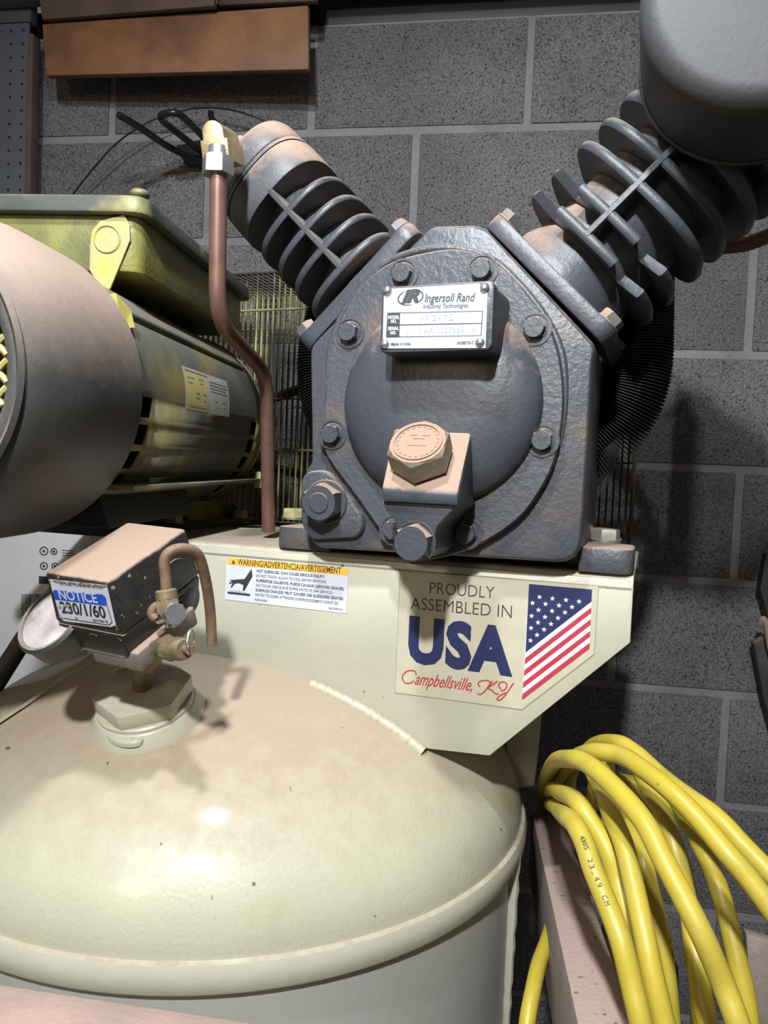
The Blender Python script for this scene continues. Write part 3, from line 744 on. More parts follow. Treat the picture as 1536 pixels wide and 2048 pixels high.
# ---- flywheel and belt
fw = Vector((.2205, .412, .095)); F_ = frame(fw, (0, -1, 0))
b = nb(); lathe(b, [(.150, -.02), (.152, .02), (.135, .02), (.132, -.02), (.150, -.02)], F_, 72); lathe(b, [(0, .02), (.04, .02), (.04, -.02), (0, -.02)], F_, 32)
for k in range(5):
    a = 2*pi*k/5+.3; c0 = F_ @ Vector((.03*cos(a), .03*sin(a), 0)); c1 = F_ @ Vector((.136*cos(a), .136*sin(a), 0)); tube(b, [c0, c1], .014, 8)
part('flywheel', b, darkmet, smooth=50)
b = nb()
for dz in (.0,):
    c0 = fw+Vector((-.05, 0, .145)); c1 = Vector((-.30, .412, .095)); tube(b, [c0, c1], .008, 6)
    c0 = fw+Vector((-.03, 0, -.150)); c1 = Vector((-.30, .412, .03)); tube(b, [c0, c1], .008, 6)
part('drive_belt', b, black)

# ---- belt guard of wires
GX0, GX1, GZ0, GZ1, GY0, GY1 = -.36, .388, ZT+.004, My(512, 547, .345).z, .345, .48
def wires(lst, r=.0016):
    b = nb()
    for a_, c_ in lst: tube(b, [Vector(a_), Vector(c_)], r, 6, caps=False)
    return b
nx = 76
gx = [GX0+(GX1-GX0)*i/nx for i in range(nx+1)]
b = wires([((x, GY0, GZ0), (x, GY0, GZ1)) for x in gx if x < .06])
guard = part('belt_guard', b, wire_y, smooth=60, label='yellow and brown wire guard around the belt'); guard['kind'] = 'stuff'
b = wires([((x, GY1, GZ0), (x, GY1, GZ1)) for x in gx]); o = part('rear_wires', b, wire_d, guard); o['kind'] = 'stuff'
b = wires([((GX1, GY0+(GY1-GY0)*i/10, GZ0), (GX1, GY0+(GY1-GY0)*i/10, GZ1)) for i in range(11)]); o = part('side_wires', b, wire_y, guard); o['kind'] = 'stuff'
b = wires([((x, GY0, GZ1), (x, GY1, GZ1)) for x in gx]); o = part('top_wires', b, wire_y, guard); o['kind'] = 'stuff'
b = nb()
for z in (GZ0, My(600, 900, .345).z, My(600, 798, .345).z, My(540, 620, .345).z, GZ1):
    tube(b, [Vector((GX0, GY0-.002, z)), Vector((.06, GY0-.002, z))], .0016, 6)
    tube(b, [Vector((GX0, GY1+.002, z)), Vector((GX1, GY1+.002, z))], .0016, 6)
part('cross_wires', b, wire_y, guard, smooth=60)

# ================================================================== MOTOR
k_ = .93
MO = D(0, 778, .585*k_); dm = (toM(ray(900, 935))-CAM_M).normalized()
RM = .115*k_
MXR = dm.cross(Vector((0, 0, 1))).normalized(); MUP = MXR.cross(dm).normalized()
FM = Matrix(((MXR.x, MUP.x, dm.x, MO.x), (MXR.y, MUP.y, dm.y, MO.y), (MXR.z, MUP.z, dm.z, MO.z), (0, 0, 0, 1)))
def MM(x, y, z): return FM @ Vector((x, y, z))
LF = -.585*k_*(1-1/1.29)    # front of the fan cover
ri = RM*.755
b = nb(); pr_ = [(ri, LF), (ri+.003, LF-.001), (RM*.83, LF+.0), (RM*.87, LF+.004), (RM*.91, LF+.012), (RM*.95, LF+.026), (RM*.985, LF+.045), (RM, LF+.07), (RM, 0), (RM-.0025, .0), (RM-.0025, LF+.07)]
lathe(b, pr_, FM, 96); fanc = part('fan_cover', b, motor_m, smooth=40, label='dark fan cover with pinkish dust on top')
b = nb(); lathe(b, [(ri+.006, LF-.0012), (ri+.0085, LF-.0035), (ri+.011, LF-.001)], FM, 96); part('cover_bead', b, motor_m, fanc, smooth=60)
b = nb(); lathe(b, [(0, LF+.03), (RM*.9, LF+.03)], FM, 48); part('fan_backing', b, black, fanc)
b = nb()
g = .0105
for i in range(-8, 9):
    c_ = i*g*1.414
    for sgn in (1, -1):
        pp = []
        for t in (-1, 1):
            pass
        d0 = Vector((1, sgn, 0)).normalized(); n0 = Vector((-sgn, 1, 0)).normalized()*(i*g)
        h2 = ri**2-n0.length**2
        if h2 <= 0: continue
        h = sqrt(h2)
        tube(b, [FM @ (n0-d0*h+Vector((0, 0, LF+.001))), FM @ (n0+d0*h+Vector((0, 0, LF+.001)))], .0019, 6)
o = part('cover_grille', b, yellow_p, fanc, smooth=50, label='yellow crossed bars over the fan'); 
# body with vent slots
RBm = .108*k_; LB = .40*k_
def slotted(bm, R, z0, z1, slots, na=120):
    zs = sorted(set([z0, z1]+[s for sl in slots for s in sl[:2]]))
    zs2 = []
    for a_, c_ in zip(zs, zs[1:]):
        zs2.append(a_)
    zs2.append(zs[-1])
    ring = [[bm.verts.new(FM @ Vector((R*cos(2*pi*i/na), R*sin(2*pi*i/na), z))) for i in range(na)] for z in zs2]
    for j in range(len(zs2)-1):
        zm = (zs2[j]+zs2[j+1])/2
        for i in range(na):
            a = (360*(i+.5)/na) % 360
            hole = any(s[0] < zm < s[1] and s[2] < a < s[3] and (i % 4) in (1, 2, 3) for s in slots)
            if not hole: bm.faces.new((ring[j][i], ring[j][(i+1) % na], ring[j+1][(i+1) % na], ring[j+1][i]))
b = nb(); slotted(b, RBm, -.02, LB, [(.012, .034, 282, 366), (LB-.055, LB-.03, 270, 366)])
body = part('motor_body', b, motor_b, smooth=40, label='dull olive motor body with slots and a data label')
sm_ = body.modifiers.new('thickness', 'SOLIDIFY'); sm_.thickness = .002; sm_.offset = -1
b = nb(); lathe(b, [(0, -.015), (RBm-.01, -.015), (RBm-.01, LB-.005), (0, LB-.005)], FM, 48); part('motor_core', b, black, body)
b = nb(); lathe(b, [(RBm+.0005, LB-.002), (RBm+.0022, LB), (RBm+.0008, LB+.003), (RBm-.001, LB+.02), (RBm*.93, LB+.04), (RBm*.80, LB+.052), (RBm*.5, LB+.055), (0, LB+.055)], FM, 72); part('end_bell', b, motor_b, body, smooth=40)
# long rail along the body top right
for a in (38,):
    b = nb(); c0 = FM @ Vector((RBm*cos(radians(a)), RBm*sin(radians(a)), .0)); c1 = FM @ Vector((RBm*cos(radians(a)), RBm*sin(radians(a)), LB-.03)); tube(b, [c0, c1], .004, 8); part('body_seam', b, motor_b, body, smooth=50)
# data label wrapped on the body
def Bp(ang, z, off=.0006): return FM @ Vector(((RBm+off)*cos(radians(ang)), (RBm+off)*sin(radians(ang)), z))
def body_pt(x, y):
    """(angle, z) where the view line meets the motor body"""
    inv = FM.inverted(); o_ = inv @ CAM_M; d = (inv @ (CAM_M+(toM(ray(x, y))-CAM_M)))-o_
    A_ = d.x**2+d.y**2; B_ = 2*(o_.x*d.x+o_.y*d.y); C_ = o_.x**2+o_.y**2-RBm**2
    s = (-B_-sqrt(max(B_*B_-4*A_*C_, 0)))/(2*A_); p_ = o_+d*s; return math.degrees(atan2(p_.y, p_.x)), p_.z
a0, z0 = body_pt(361, 731); a1, z1 = body_pt(452, 763); a2, z2 = body_pt(457, 834); a3, z3 = body_pt(368, 819)
def lab(b, u0, u1, v0, v1, off, n=8, mi=0):
    def pt(u, v):
        at = a0+(a1-a0)*u; ab = a3+(a2-a3)*u; zt = z0+(z1-z0)*u; zb = z3+(z2-z3)*u
        return Bp(at+(ab-at)*v, zt+(zb-zt)*v, off)
    for i in range(n):
        w0 = v0+(v1-v0)*i/n; w1 = v0+(v1-v0)*(i+1)/n
        poly(b, [pt(u0, w0), pt(u1, w0), pt(u1, w1), pt(u0, w1)], mi)
label_m = mat('data_label', (.42, .41, .33), .5, var=.1, vscale=30)
b = nb(); lab(b, 0, 1, 0, 1, .0007); dl = part('data_label', b, label_m, body, label='pale data label, yellowed on its left half', smooth=60)
b = nb(); lab(b, .02, .46, .10, .98, .0009); part('label_tint', b, mat('yellowed_label', (.52, .44, .16), .5), body, smooth=60)
b = nb()
for i, (u0, u1, v) in enumerate([(.04, .5, .05), (.06, .2, .22), (.28, .4, .2), (.06, .16, .34), (.3, .38, .3), (.2, .28, .55), (.35, .42, .55), (.2, .28, .66), (.36, .42, .7), (.06, .4, .86), (.52, .95, .16), (.52, .95, .24), (.52, .9, .32), (.52, .93, .4), (.6, .68, .62), (.78, .9, .62), (.66, .7, .75), (.82, .86, .75)]):
    lab(b, u0, u1, v, v+.025, .0011, 1)
part('label_print', b, greyink, body, smooth=0)
# foot rail and base under the motor
b = nb(); box(b, (RBm*.42, -.0705, .01), (RBm*.98, -.0665, LB+.03), FM); part('motor_foot', b, motor_b, bevel=.0008)
b = nb(); box(b, (RBm*.90, -.078, LB+.005), (RBm*1.02, -.058, LB+.03), FM); part('foot_tab', b, yellow_p, bevel=.001)
b = nb(); prism(b, [(-.09, -.0720), (.065, -.0720), (.075, -.100), (-.10, -.100)], .02, .21, FM); part('motor_base', b, darkmet, bevel=.002, label='dark sloping motor base')
b = nb()
v = [Mz(372, 1022, -.05), Mz(440, 1016, -.05), Mz(455, 1040, ZT), Mz(330, 1046, ZT)]
gz = [D(372, 1004, .86), D(425, 1000, .93), D(462, 1035, .97), D(375, 1046, .86)]
poly(b, gz); poly(b, [gz[1], gz[1]+Vector((.02, .02, -.003)), gz[2]+Vector((.012, .02, -.002)), gz[2]])
o = part('base_gusset', b, olive, smooth=0); o.modifiers.new('thickness', 'SOLIDIFY').thickness = .003
b = nb(); v = [D(240, 1062, .72), D(505, 1036, .95), D(560, 1046, 1.0), D(300, 1066, .80)]
poly(b, [D(330, 1054, .78), D(500, 1042, .93), D(508, 1034, 1.02), D(350, 1034, .95)]); o = part('base_plate', b, olive, smooth=0); o.modifiers.new('thickness', 'SOLIDIFY').thickness = .003
for x, y, d_ in ((349, 1046, .80), (481, 1036, .93)):
    c = D(x, y, d_); b = nb(); hexhead(b, frame(c, (0, 0, 1), (1, .2, 0)), .0088, .010, 0, flange=.0105); part('base_bolt', b, bolt_y, label=None)
# platform plate left of the beam under the motor
b = nb(); box(b, (-.50, .06, ZT-.010), (-.171, .36, ZT+.008)); part('motor_platform', b, darkmet, bevel=.002)

# junction box above the motor
Pf = D(252, 432, .60); 
def JB(x, y, z): return Vector((Pf.x, Pf.y, Pf.z))+MXR*x+MUP*y+dm*z
FJ = Matrix(((MXR.x, MUP.x, dm.x, Pf.x), (MXR.y, MUP.y, dm.y, Pf.y), (MXR.z, MUP.z, dm.z, Pf.z), (0, 0, 0, 1)))
JL = .30
b = nb()
outl = rounded([(-.20, -.001), (.012, -.001), (.012, JL), (-.20, JL)], .014, 4)
# y is up in FJ: build outline in x,z and extrude along -y
FJx = FJ @ Matrix(((1, 0, 0, 0), (0, 0, 1, 0), (0, 1, 0, 0), (0, 0, 0, 1)))
prism(b, outl, -.044, .0, FJx); jb = part('junction_box', b, olive, bevel=.002, label='olive and yellow sprayed junction box')
b = nb(); outl2 = rounded([(-.21, -.010), (.020, -.010), (.020, JL+.012), (-.21, JL+.012)], .016, 4)
prism(b, outl2, 0, .0145, FJx, s1=.985); part('box_lid', b, lid_m, jb, bevel=.0025, label='dark dusty lid with yellow traces')
b = nb(); cyl(b, .008, 0, .006, FJx @ Matrix.Translation((.010, .002, .0145)), 12, ch=.002); part('lid_screw', b, lid_m, jb, smooth=50)
b = nb()
ear = [(-.012+.0*0, -.003), (.000, -.0), (.0045, -.008), (.0050, -.020), (-.001, -.035), (-.0105, -.058), (-.014, -.062), (-.024, -.050), (-.028, -.044), (-.028, -.025), (-.0265, -.013), (-.02, -.005)]
ear = [(x, y) for x, y in ear]
prism(b, ear, -.0035, -.001, FJ); part('box_ear', b, yellow_p, jb, bevel=.0006, smooth=0)
b = nb(); lathe(b, [(0, .0), (.0095, .0), (.0105, .0012), (.0115, .0)], FJ @ Matrix.Translation((-.0135, -.0195, -.0037)) @ Matrix.Rotation(pi, 4, 'X'), 32); part('knockout', b, yellow_p, jb, smooth=50)
b = nb(); pp = [D(215, 588, .535), D(232, 586, .535), D(262, 620, .55), D(270, 655, .55), D(248, 657, .54)]
poly(b, pp); o = part('cover_clip', b, yellow_p, fanc, smooth=0); o.modifiers.new('thickness', 'SOLIDIFY').thickness = .002

KS = 1.25
def grow(o):
    for v in o.data.vertices: v.co = CAM_M+(v.co-CAM_M)*KS
    for c in o.children: grow(c)
for nm in ('fan_cover', 'motor_body', 'motor_foot', 'foot_tab', 'motor_base', 'base_gusset', 'base_plate', 'base_bolt', 'base_bolt.001', 'junction_box'):
    grow(bpy.data.objects[nm])

# ================================================================== TANK BUNG + PRESSURE SWITCH
EX = Vector((.9962, -.082, -.0277)); EY = Vector((.0863, .9169, .3896)); EZ = Vector((-.0066, -.3905, .9206))
SWc = Vector((-.0039, -.1912, -.0987)); H = Vector((.0339, .0488, .0332))
FS = Matrix(((EX.x, EY.x, EZ.x, SWc.x), (EX.y, EY.y, EZ.y, SWc.y), (EX.z, EY.z, EZ.z, SWc.z), (0, 0, 0, 1)))
# bung centre on the dome under the hex at pixel (290,1405)
BP, BN = dome_hit(296, 1424)
Fb = frame(BP, BN, (1, 0, 0))
b = nb(); lathe(b, [(.055, -.006), (.053, .0005), (.050, .004), (.0475, .009), (.046, .0105), (.030, .0105), (0, .0105)], Fb, 64)
bung = part('tank_bung', b, cream, label='cream threaded boss welded on the dome', smooth=50)
b = nb(); lathe(b, [(0, .010), (.0455, .010), (.0455, .0135), (.044, .015), (0, .015)], Fb, 64); part('bung_collar', b, cream, bung, smooth=40)
b = nb(); Gb = Fb @ Matrix.Rotation(radians(38), 4, 'Z')
prism(b, rounded([(.0465*cos(pi/3*i), .0465*sin(pi/3*i)) for i in range(6)], .004, 3), .015, .030, Gb); part('hex_bushing', b, cream, bung, bevel=.0012, label='large cream hexagonal bushing')
b = nb(); G2 = frame(plane_hit(252, 1480, BP+BN*.003, BN), BN, (1, 0, 0)); 
lathe(b, [(0, .006), (.011, .0055), (.0125, .004), (.0125, .0)], G2 @ Matrix.Diagonal((1.5, .75, 1, 1)), 28)
put_text(b, 'USA 3', G2 @ Vector((-.011, -.003, .0062)), G2 @ Vector((.011, -.003, .0062)), G2.to_3x3() @ Vector((0, 1, 0)), .006)
part('stamped_oval', b, cream, bung, smooth=50)
# nipple from bushing to switch
nb0 = BP+BN*.03; nt0 = SWc-EZ*(H.z+.018)+EX*.004
b = nb(); tube(b, [nb0, nt0], .0095, 16); nip = part('pipe_nipple', b, brass_d, smooth=50)
b = nb(); hexhead(b, frame(nb0.lerp(nt0, .55), nt0-nb0), .0165, .014, 0, rot=.2); part('nipple_nut', b, brass_d, nip)
# manifold body under the switch
b = nb(); box(b, (-.012, -.045, -.052), (.040, .030, -.034), FS); man = part('switch_manifold', b, mat('dusty_manifold', (.20, .17, .14), .7, .2, dust=(DUST, .2, .8, .8), var=.2, vscale=50), bevel=.002)
b = nb(); box(b, (-.020, -.046, -.040), (.026, .044, -.0335), FS); part('switch_bracket', b, alloy, man, bevel=.001)
# switch base and cover (cover narrower at the top)
hx, hy, hz = H
def tb(b, z0, z1, a0, a1, F, by=0):
    lo = [(-a0[0], -a0[1]), (a0[0], -a0[1]), (a0[0], a0[1]), (-a0[0], a0[1])]; hi = [(-a1[0], -a1[1]), (a1[0], -a1[1]), (a1[0], a1[1]), (-a1[0], a1[1])]
    hexa(b, [F @ Vector((*p, z0)) for p in lo]+[F @ Vector((*p, z1)) for p in hi])
b = nb(); tb(b, -hz-.003, -hz+.019, (hx*.93, hy*.97), (hx*1.06, hy*1.02), FS); sw = part('pressure_switch', b, box_blk, bevel=.002, label='black pressure switch with dusty top')
b = nb(); tb(b, -hz+.0195, hz, (hx*1.08, hy*1.03), (hx*.98, hy*1.0), FS); part('switch_cover', b, box_blk, sw, bevel=.0035, seg=3, label='dusty black cover of the switch')
b = nb(); lathe(b, [(0, 0), (.017, 0), (.019, .001), (.0195, -.001)], FS @ Matrix.Translation((hx*1.01, .022, -.004)) @ Matrix.Rotation(pi/2, 4, 'Y'), 32); part('side_knockout', b, box_blk, sw, smooth=50)
b = nb(); lathe(b, [(0, .001), (.0155, .001), (.0175, -.001)], FS @ Matrix.Translation((hx*1.0, .030, -hz+.006)) @ Matrix.Rotation(pi/2, 4, 'Y'), 32); part('cable_hole', b, black, sw, smooth=50)
# front face plane of cover for stickers
fA = FS @ Vector((0, -hy*1.03, -hz+.0195)); fB = FS @ Vector((0, -hy*1.0, hz)); fN = (EX.cross((fB-fA).normalized())).normalized()
if fN.y > 0: fN = -fN
def K(x, y, k=0): return plane_hit(x, y, fA+fN*(.0004+.0002*k), fN)
KU = (K(160, 1180)-K(160, 1230)).normalized()
KU = (fB-fA).normalized()
b = nb(); poly(b, [K(*p) for p in ((98, 1158), (214, 1170), (232, 1250), (222, 1254), (128, 1242), (119, 1234))]); ns = part('notice_sticker', b, white_i, label='white sticker with blue heading on the switch front', smooth=0)
b = nb(); poly(b, [K(*p, 1) for p in ((106, 1184), (108, 1180), (205, 1189), (212, 1196), (214, 1212), (109, 1199))]); part('heading_band', b, blue_i, ns, smooth=0)
b = nb(); put_text(b, 'NOTICE', K(120, 1198, 2), K(196, 1206, 2), KU, .0088, bold=.02); part('heading_lettering', b, white_i, ns, smooth=0)
b = nb(); put_text(b, '230/1/60', K(124, 1225, 2), K(213, 1236, 2), KU, .0105, bold=.02)
put_text(b, '56017461-B', K(186, 1243, 2), K(216, 1246, 2), KU, .0026, bold=.01)
def kl(b, pts, w=.0003):
    for p_, q2 in zip(pts, pts[1:]):
        a_, c_ = K(*p_, 2), K(*q2, 2); d = (c_-a_).normalized(); n_ = fN.cross(d)*w; poly(b, [a_-n_, c_-n_, c_+n_, a_+n_])
kl(b, [(106, 1184), (109, 1199), (117, 1228), (124, 1236), (218, 1250), (224, 1244), (214, 1212)])
put_text(b, 'DISCONNECT POWER BEFORE SERVICING', K(120, 1170, 2), K(205, 1178, 2), KU, .0022, bold=.005)
part('number_lettering', b, ink, ns, smooth=0)
b = nb()
for i in range(16):
    x = 100+i*7.4+rnd.uniform(-2, 2); y = 1161+i*.75; r_ = rnd.uniform(2, 5)
    poly(b, [K(x+r_*cos(a)*1.3, y+r_*sin(a)*.6, 3) for a in [pi/3*j+rnd.uniform(-.3, .3) for j in range(6)]])
for x, y, r_ in ((131, 1211, 4), (152, 1236, 3), (226, 1175, 5), (119, 1214, 3)):
    poly(b, [K(x+r_*cos(a), y+r_*sin(a)*.8, 3) for a in [pi/4*j+rnd.uniform(-.3, .3) for j in range(8)]])
part('grime', b, mat('grime', (.33, .25, .19), .9), ns, smooth=0)
# pressure gauge
gc = D(106, 1238, .635); gN = (CAM_M-gc).normalized()*.75+(EZ*.35)+(-EX*.62); gN.normalize()
Fg = frame(gc, gN, (1, 0, 0)); Rg = .0325
b = nb(); lathe(b, [(0, -.022), (Rg-.004, -.022), (Rg, -.019), (Rg, .0), (Rg+.0015, .002), (Rg-.001, .0045), (Rg-.0035, .004), (Rg-.0045, .0015), (0, .0015)], Fg, 64)
ga = part('pressure_gauge', b, mat('gauge_case', (.04, .045, .04), .4, dust=((.40, .34, .30), .3, .8, .9)), label='round gauge with a dusty clouded dial', smooth=40)
b = nb(); lathe(b, [(Rg-.0042, .0022), (Rg*.6, .0040), (0, .0046)], Fg, 48); part('gauge_glass', b, dialm, ga, smooth=60)
b = nb(); tube(b, [gc-gN*.02, gc-gN*.026+EX*.03-EZ*.01, SWc-EZ*(H.z+.009)], .006, 10); part('gauge_stem', b, brass_d, ga, smooth=50)
# unloader tube with nut and valve body, right side of the switch
up_ = [D(334, 1190, .610), D(331, 1150, .608), D(329, 1122, .606), D(340, 1104, .606), D(366, 1097, .61), D(392, 1106, .62), D(404, 1130, .63), D(415, 1180, .645), D(421, 1230, .655), D(424, 1290, .66)]
b = nb(); tube(b, smoothpath(up_, 6), .0046, 12); un = part('unloader_tube', b, tub_d, label='dusty looped tube beside the switch', smooth=60)
b = nb(); c = D(335, 1205, .605); ax = (D(331, 1170, .605)-D(338, 1220, .605)).normalized(); G = frame(c-ax*.008, ax)
hexhead(b, G, .0098, .011, 0); cyl(b, .0086, .010, .0185, G, 20, ch=.001); part('tube_nut', b, brass_d, un)
b = nb(); tube(b, [D(318, 1232, .612), D(352, 1226, .600)], .0066, 14); tube(b, [D(338, 1218, .605), D(345, 1248, .612)], .006, 12)
hexhead(b, frame(D(347, 1227, .602), (CAM_M-D(347, 1227, .602))+Vector((.3, 0, 0))), .0095, .006, 0); part('unloader_valve', b, alloy, un, smooth=50)
b = nb(); tube(b, smoothpath([D(312, 1238, .603), D(304, 1226, .603), D(312, 1214, .603), D(326, 1212, .602)], 4), .0042, 10); part('drain_cock', b, tub_d, un, smooth=60)
# safety valve
s0 = D(312, 1292, .635); s1 = D(420, 1305, .575); d = (s1-s0).normalized(); G = frame(s0, d, (0, 0, 1)); Ls = (s1-s0).length
b = nb(); lathe(b, [(0, -.012), (.0062, -.012), (.0062, 0), (.0092, .001), (.0098, .006), (.0098, .018), (.0105, .0195), (.0105, .026), (.0098, .0275), (.0096, .040), (.0088, .0425), (.0088, .046), (.0078, .0475), (0, .0475)], G, 28)
sv = part('safety_valve', b, brass_d, label='dusty brass relief valve with pull ring', smooth=35)
b = nb(); prism(b, [(.0115*cos(pi/3*i), .0115*sin(pi/3*i)) for i in range(6)], .0195, .0265, G); part('valve_hex', b, brass_d, sv, bevel=.0006)
b = nb(); tube(b, [G @ Vector((0, 0, .047)), G @ Vector((0, 0, .060))], .0035, 12); part('valve_stem', b, tub_d, sv)
b = nb(); rc = G @ Vector((0, 0, .056)); rf_ = frame(rc+Vector((0, 0, .007)), Vector((1, .3, 0)), (0, 0, 1)); tube(b, [rf_ @ Vector((.010*cos(2*pi*i/24), .010*sin(2*pi*i/24), 0)) for i in range(25)], .0008, 6, caps=False); part('pull_ring', b, alloy, sv, smooth=60)
b = nb()
for a in (70, 200, 320):
    cyl(b, .0026, 0, .0004, G @ Matrix.Rotation(radians(a), 4, 'Z') @ Matrix.Translation((.0096, 0, .012)) @ Matrix.Rotation(pi/2, 4, 'Y'), 14)
part('vent_hole', b, black, sv)
# black conduit from the switch to lower left
b = nb(); tube(b, smoothpath([D(150, 1150, .93), D(110, 1190, .92), D(75, 1238, .91), D(40, 1290, .90), D(5, 1345, .89), D(-60, 1450, .88)], 6), .0112, 16); part('power_conduit', b, blackrub, label='black rubber conduit behind the gauge', smooth=60)

# ================================================================== OTHER THINGS
def loc_empty(name, p, label, cat, group=None):
    o = bpy.data.objects.new(name, None); SC.collection.objects.link(o); o.location = p; tag(o, label, cat, group); return o
def rel(bm, p):
    for v in bm.verts: v.co -= p
# coil of yellow cable
r_c = .0073
anchor = Dw(1300, 1500, .85)
coil = loc_empty('cable_coil', anchor, 'thick yellow air cable hanging in loose loops beside the dusty timber rail', 'cable')
strands = [
 [(1095, 1700, 1.2), (1085, 1590, 1.0), (1105, 1530, .72), (1142, 1518, .60), (1178, 1530, .565), (1233, 1579, .53), (1288, 1644, .50), (1327, 1720, .48), (1371, 1804, .465), (1407, 1876, .455), (1447, 1970, .45), (1480, 2060, .44), (1510, 2150, .44)],
 [(1125, 1700, 1.15), (1112, 1580, .95), (1140, 1527, .72), (1180, 1505, .63), (1240, 1511, .60), (1288, 1540, .57), (1342, 1583, .54), (1396, 1637, .52), (1450, 1702, .50), (1497, 1757, .49), (1545, 1822, .48), (1600, 1900, .47)],
 [(1140, 1700, 1.1), (1140, 1560, .88), (1180, 1497, .74), (1230, 1485, .67), (1270, 1505, .64), (1320, 1550, .61), (1364, 1585, .58), (1432, 1634, .55), (1487, 1692, .53), (1545, 1752, .51), (1600, 1810, .5)],
 [(1104, 1730, 1.2), (1096, 1622, 1.07), (1106, 1612, .80), (1128, 1630, .60), (1150, 1650, .55), (1170, 1690, .53), (1186, 1740, .515), (1214, 1808, .50), (1241, 1880, .485), (1262, 1963, .475), (1282, 2048, .465), (1300, 2140, .46)],
 [(1100, 1730, 1.25), (1092, 1612, 1.10), (1102, 1580, .84), (1122, 1586, .66), (1152, 1602, .59), (1185, 1648, .57), (1215, 1700, .555), (1236, 1768, .545), (1256, 1838, .53), (1280, 1930, .52), (1305, 2060, .51)],
 [(1180, 1530, .66), (1201, 1576, .60), (1226, 1637, .56), (1248, 1691, .54), (1266, 1764, .52), (1284, 1847, .50), (1304, 1945, .485), (1328, 2048, .475), (1350, 2140, .47)],
 [(1232, 1560, .72), (1248, 1610, .66), (1282, 1706, .58), (1300, 1782, .56), (1318, 1854, .545), (1331, 1945, .535), (1340, 2040, .53), (1345, 2120, .53)],
 [(1280, 1540, .66), (1298, 1580, .62), (1326, 1624, .59), (1348, 1695, .57), (1366, 1764, .56), (1380, 1830, .55), (1390, 1910, .53), (1402, 1985, .52), (1418, 2060, .51), (1435, 2140, .50)],
 [(1300, 1545, .70), (1345, 1590, .67), (1392, 1674, .61), (1427, 1746, .585), (1451, 1820, .565), (1472, 1909, .55), (1490, 1985, .54), (1500, 2060, .535), (1508, 2140, .53)],
 [(1215, 1552, .72), (1240, 1562, .71), (1270, 1570, .70), (1300, 1596, .69), (1330, 1640, .68), (1362, 1720, .66), (1384, 1830, .65), (1396, 1950, .64), (1400, 2100, .63)],
 [(1262, 1600, .72), (1280, 1600, .71), (1296, 1622, .70), (1297, 1660, .69), (1290, 1720, .68), (1300, 1850, .68), (1320, 2100, .68)],
 [(1150, 1600, .78), (1165, 1640, .74), (1185, 1602, .72), (1195, 1560, .71)],
 [(1112, 1820, .80), (1095, 1880, .74), (1078, 1927, .70), (1066, 1981, .67), (1054, 2048, .65), (1048, 2130, .64)],
]
for sidx, sp in enumerate(strands):
    (xa, ya, da), (xb, yb, db) = sp[-2], sp[-1]
    sp = sp+[(xb+(xb-xa)*2, yb+(yb-ya)*2+60, db), (xb+(xb-xa)*2.4, yb+(yb-ya)*2+500, db+.03)]
    b = nb(); P_ = smoothpath([Dw(*p) for p in sp], 7)
    tube(b, P_, r_c, 14); rel(b, anchor); fin('cable_loop', b, cable_m, coil, smooth=60)
b = nb()
def cable_txt(b, txt, strand, t0, dt):
    P_ = smoothpath([Dw(*p) for p in strands[strand]], 7); n = len(P_)-1
    for i, ch in enumerate(txt):
        if ch == ' ': continue
        u = (t0+dt*i)*n; j = int(u); p_ = P_[j].lerp(P_[j+1], u-j); d = (P_[j+1]-P_[j]).normalized()
        v = (Vector((0, 0, HC))-p_).normalized(); s = d.cross(v).normalized(); nrm = s.cross(d).normalized()
        if nrm.dot(v) < 0: nrm = -nrm
        up = -s if s.x < 0 else s
        c = p_+nrm*(r_c+.0004)
        put_text(b, ch, c-d*.0012-up*.0014, c+d*.0012-up*.0014, up, .0034)
cable_txt(b, '4305', 3, .45, .013); cable_txt(b, '23.49 CM', 3, .53, .016)
rel(b, anchor); fin('cable_print', b, ink, coil, smooth=0)

# dusty timber rail running towards the viewer
rl = [Dw(1063, 1622, 1.02), Dw(1119, 1612, 1.02), Dw(1305, 2150, .455), Dw(1177, 2150, .455)]
dnv = Vector((0, 0, -.085))
b = nb(); hexa(b, [rl[3]+dnv, rl[2]+dnv, rl[1]+dnv, rl[0]+dnv, rl[3], rl[2], rl[1], rl[0]])
c0 = sum(rl, Vector())/4; rel(b, c0)
o = fin('timber_rail', b, post_top, bevel=.002); o.location = c0; tag(o, 'sawn timber rail thick with pink dust between tank and yellow cable', 'timber')
# pale plank at the lower left in front of the tank
pl_ = [Dw(-60, 1958, .34), Dw(620, 2062, .34), Dw(640, 2150, .30), Dw(-80, 2150, .28)]
b = nb(); dnv = Vector((0, 0, -.03)); hexa(b, [pl_[3]+dnv, pl_[2]+dnv, pl_[1]+dnv, pl_[0]+dnv, pl_[3], pl_[2], pl_[1], pl_[0]])
c0 = sum(pl_, Vector())/4; rel(b, c0); o = fin('plank', b, near_w, bevel=.0015); o.location = c0; tag(o, 'pale pinkish plank across the lower left corner before the tank', 'plank')
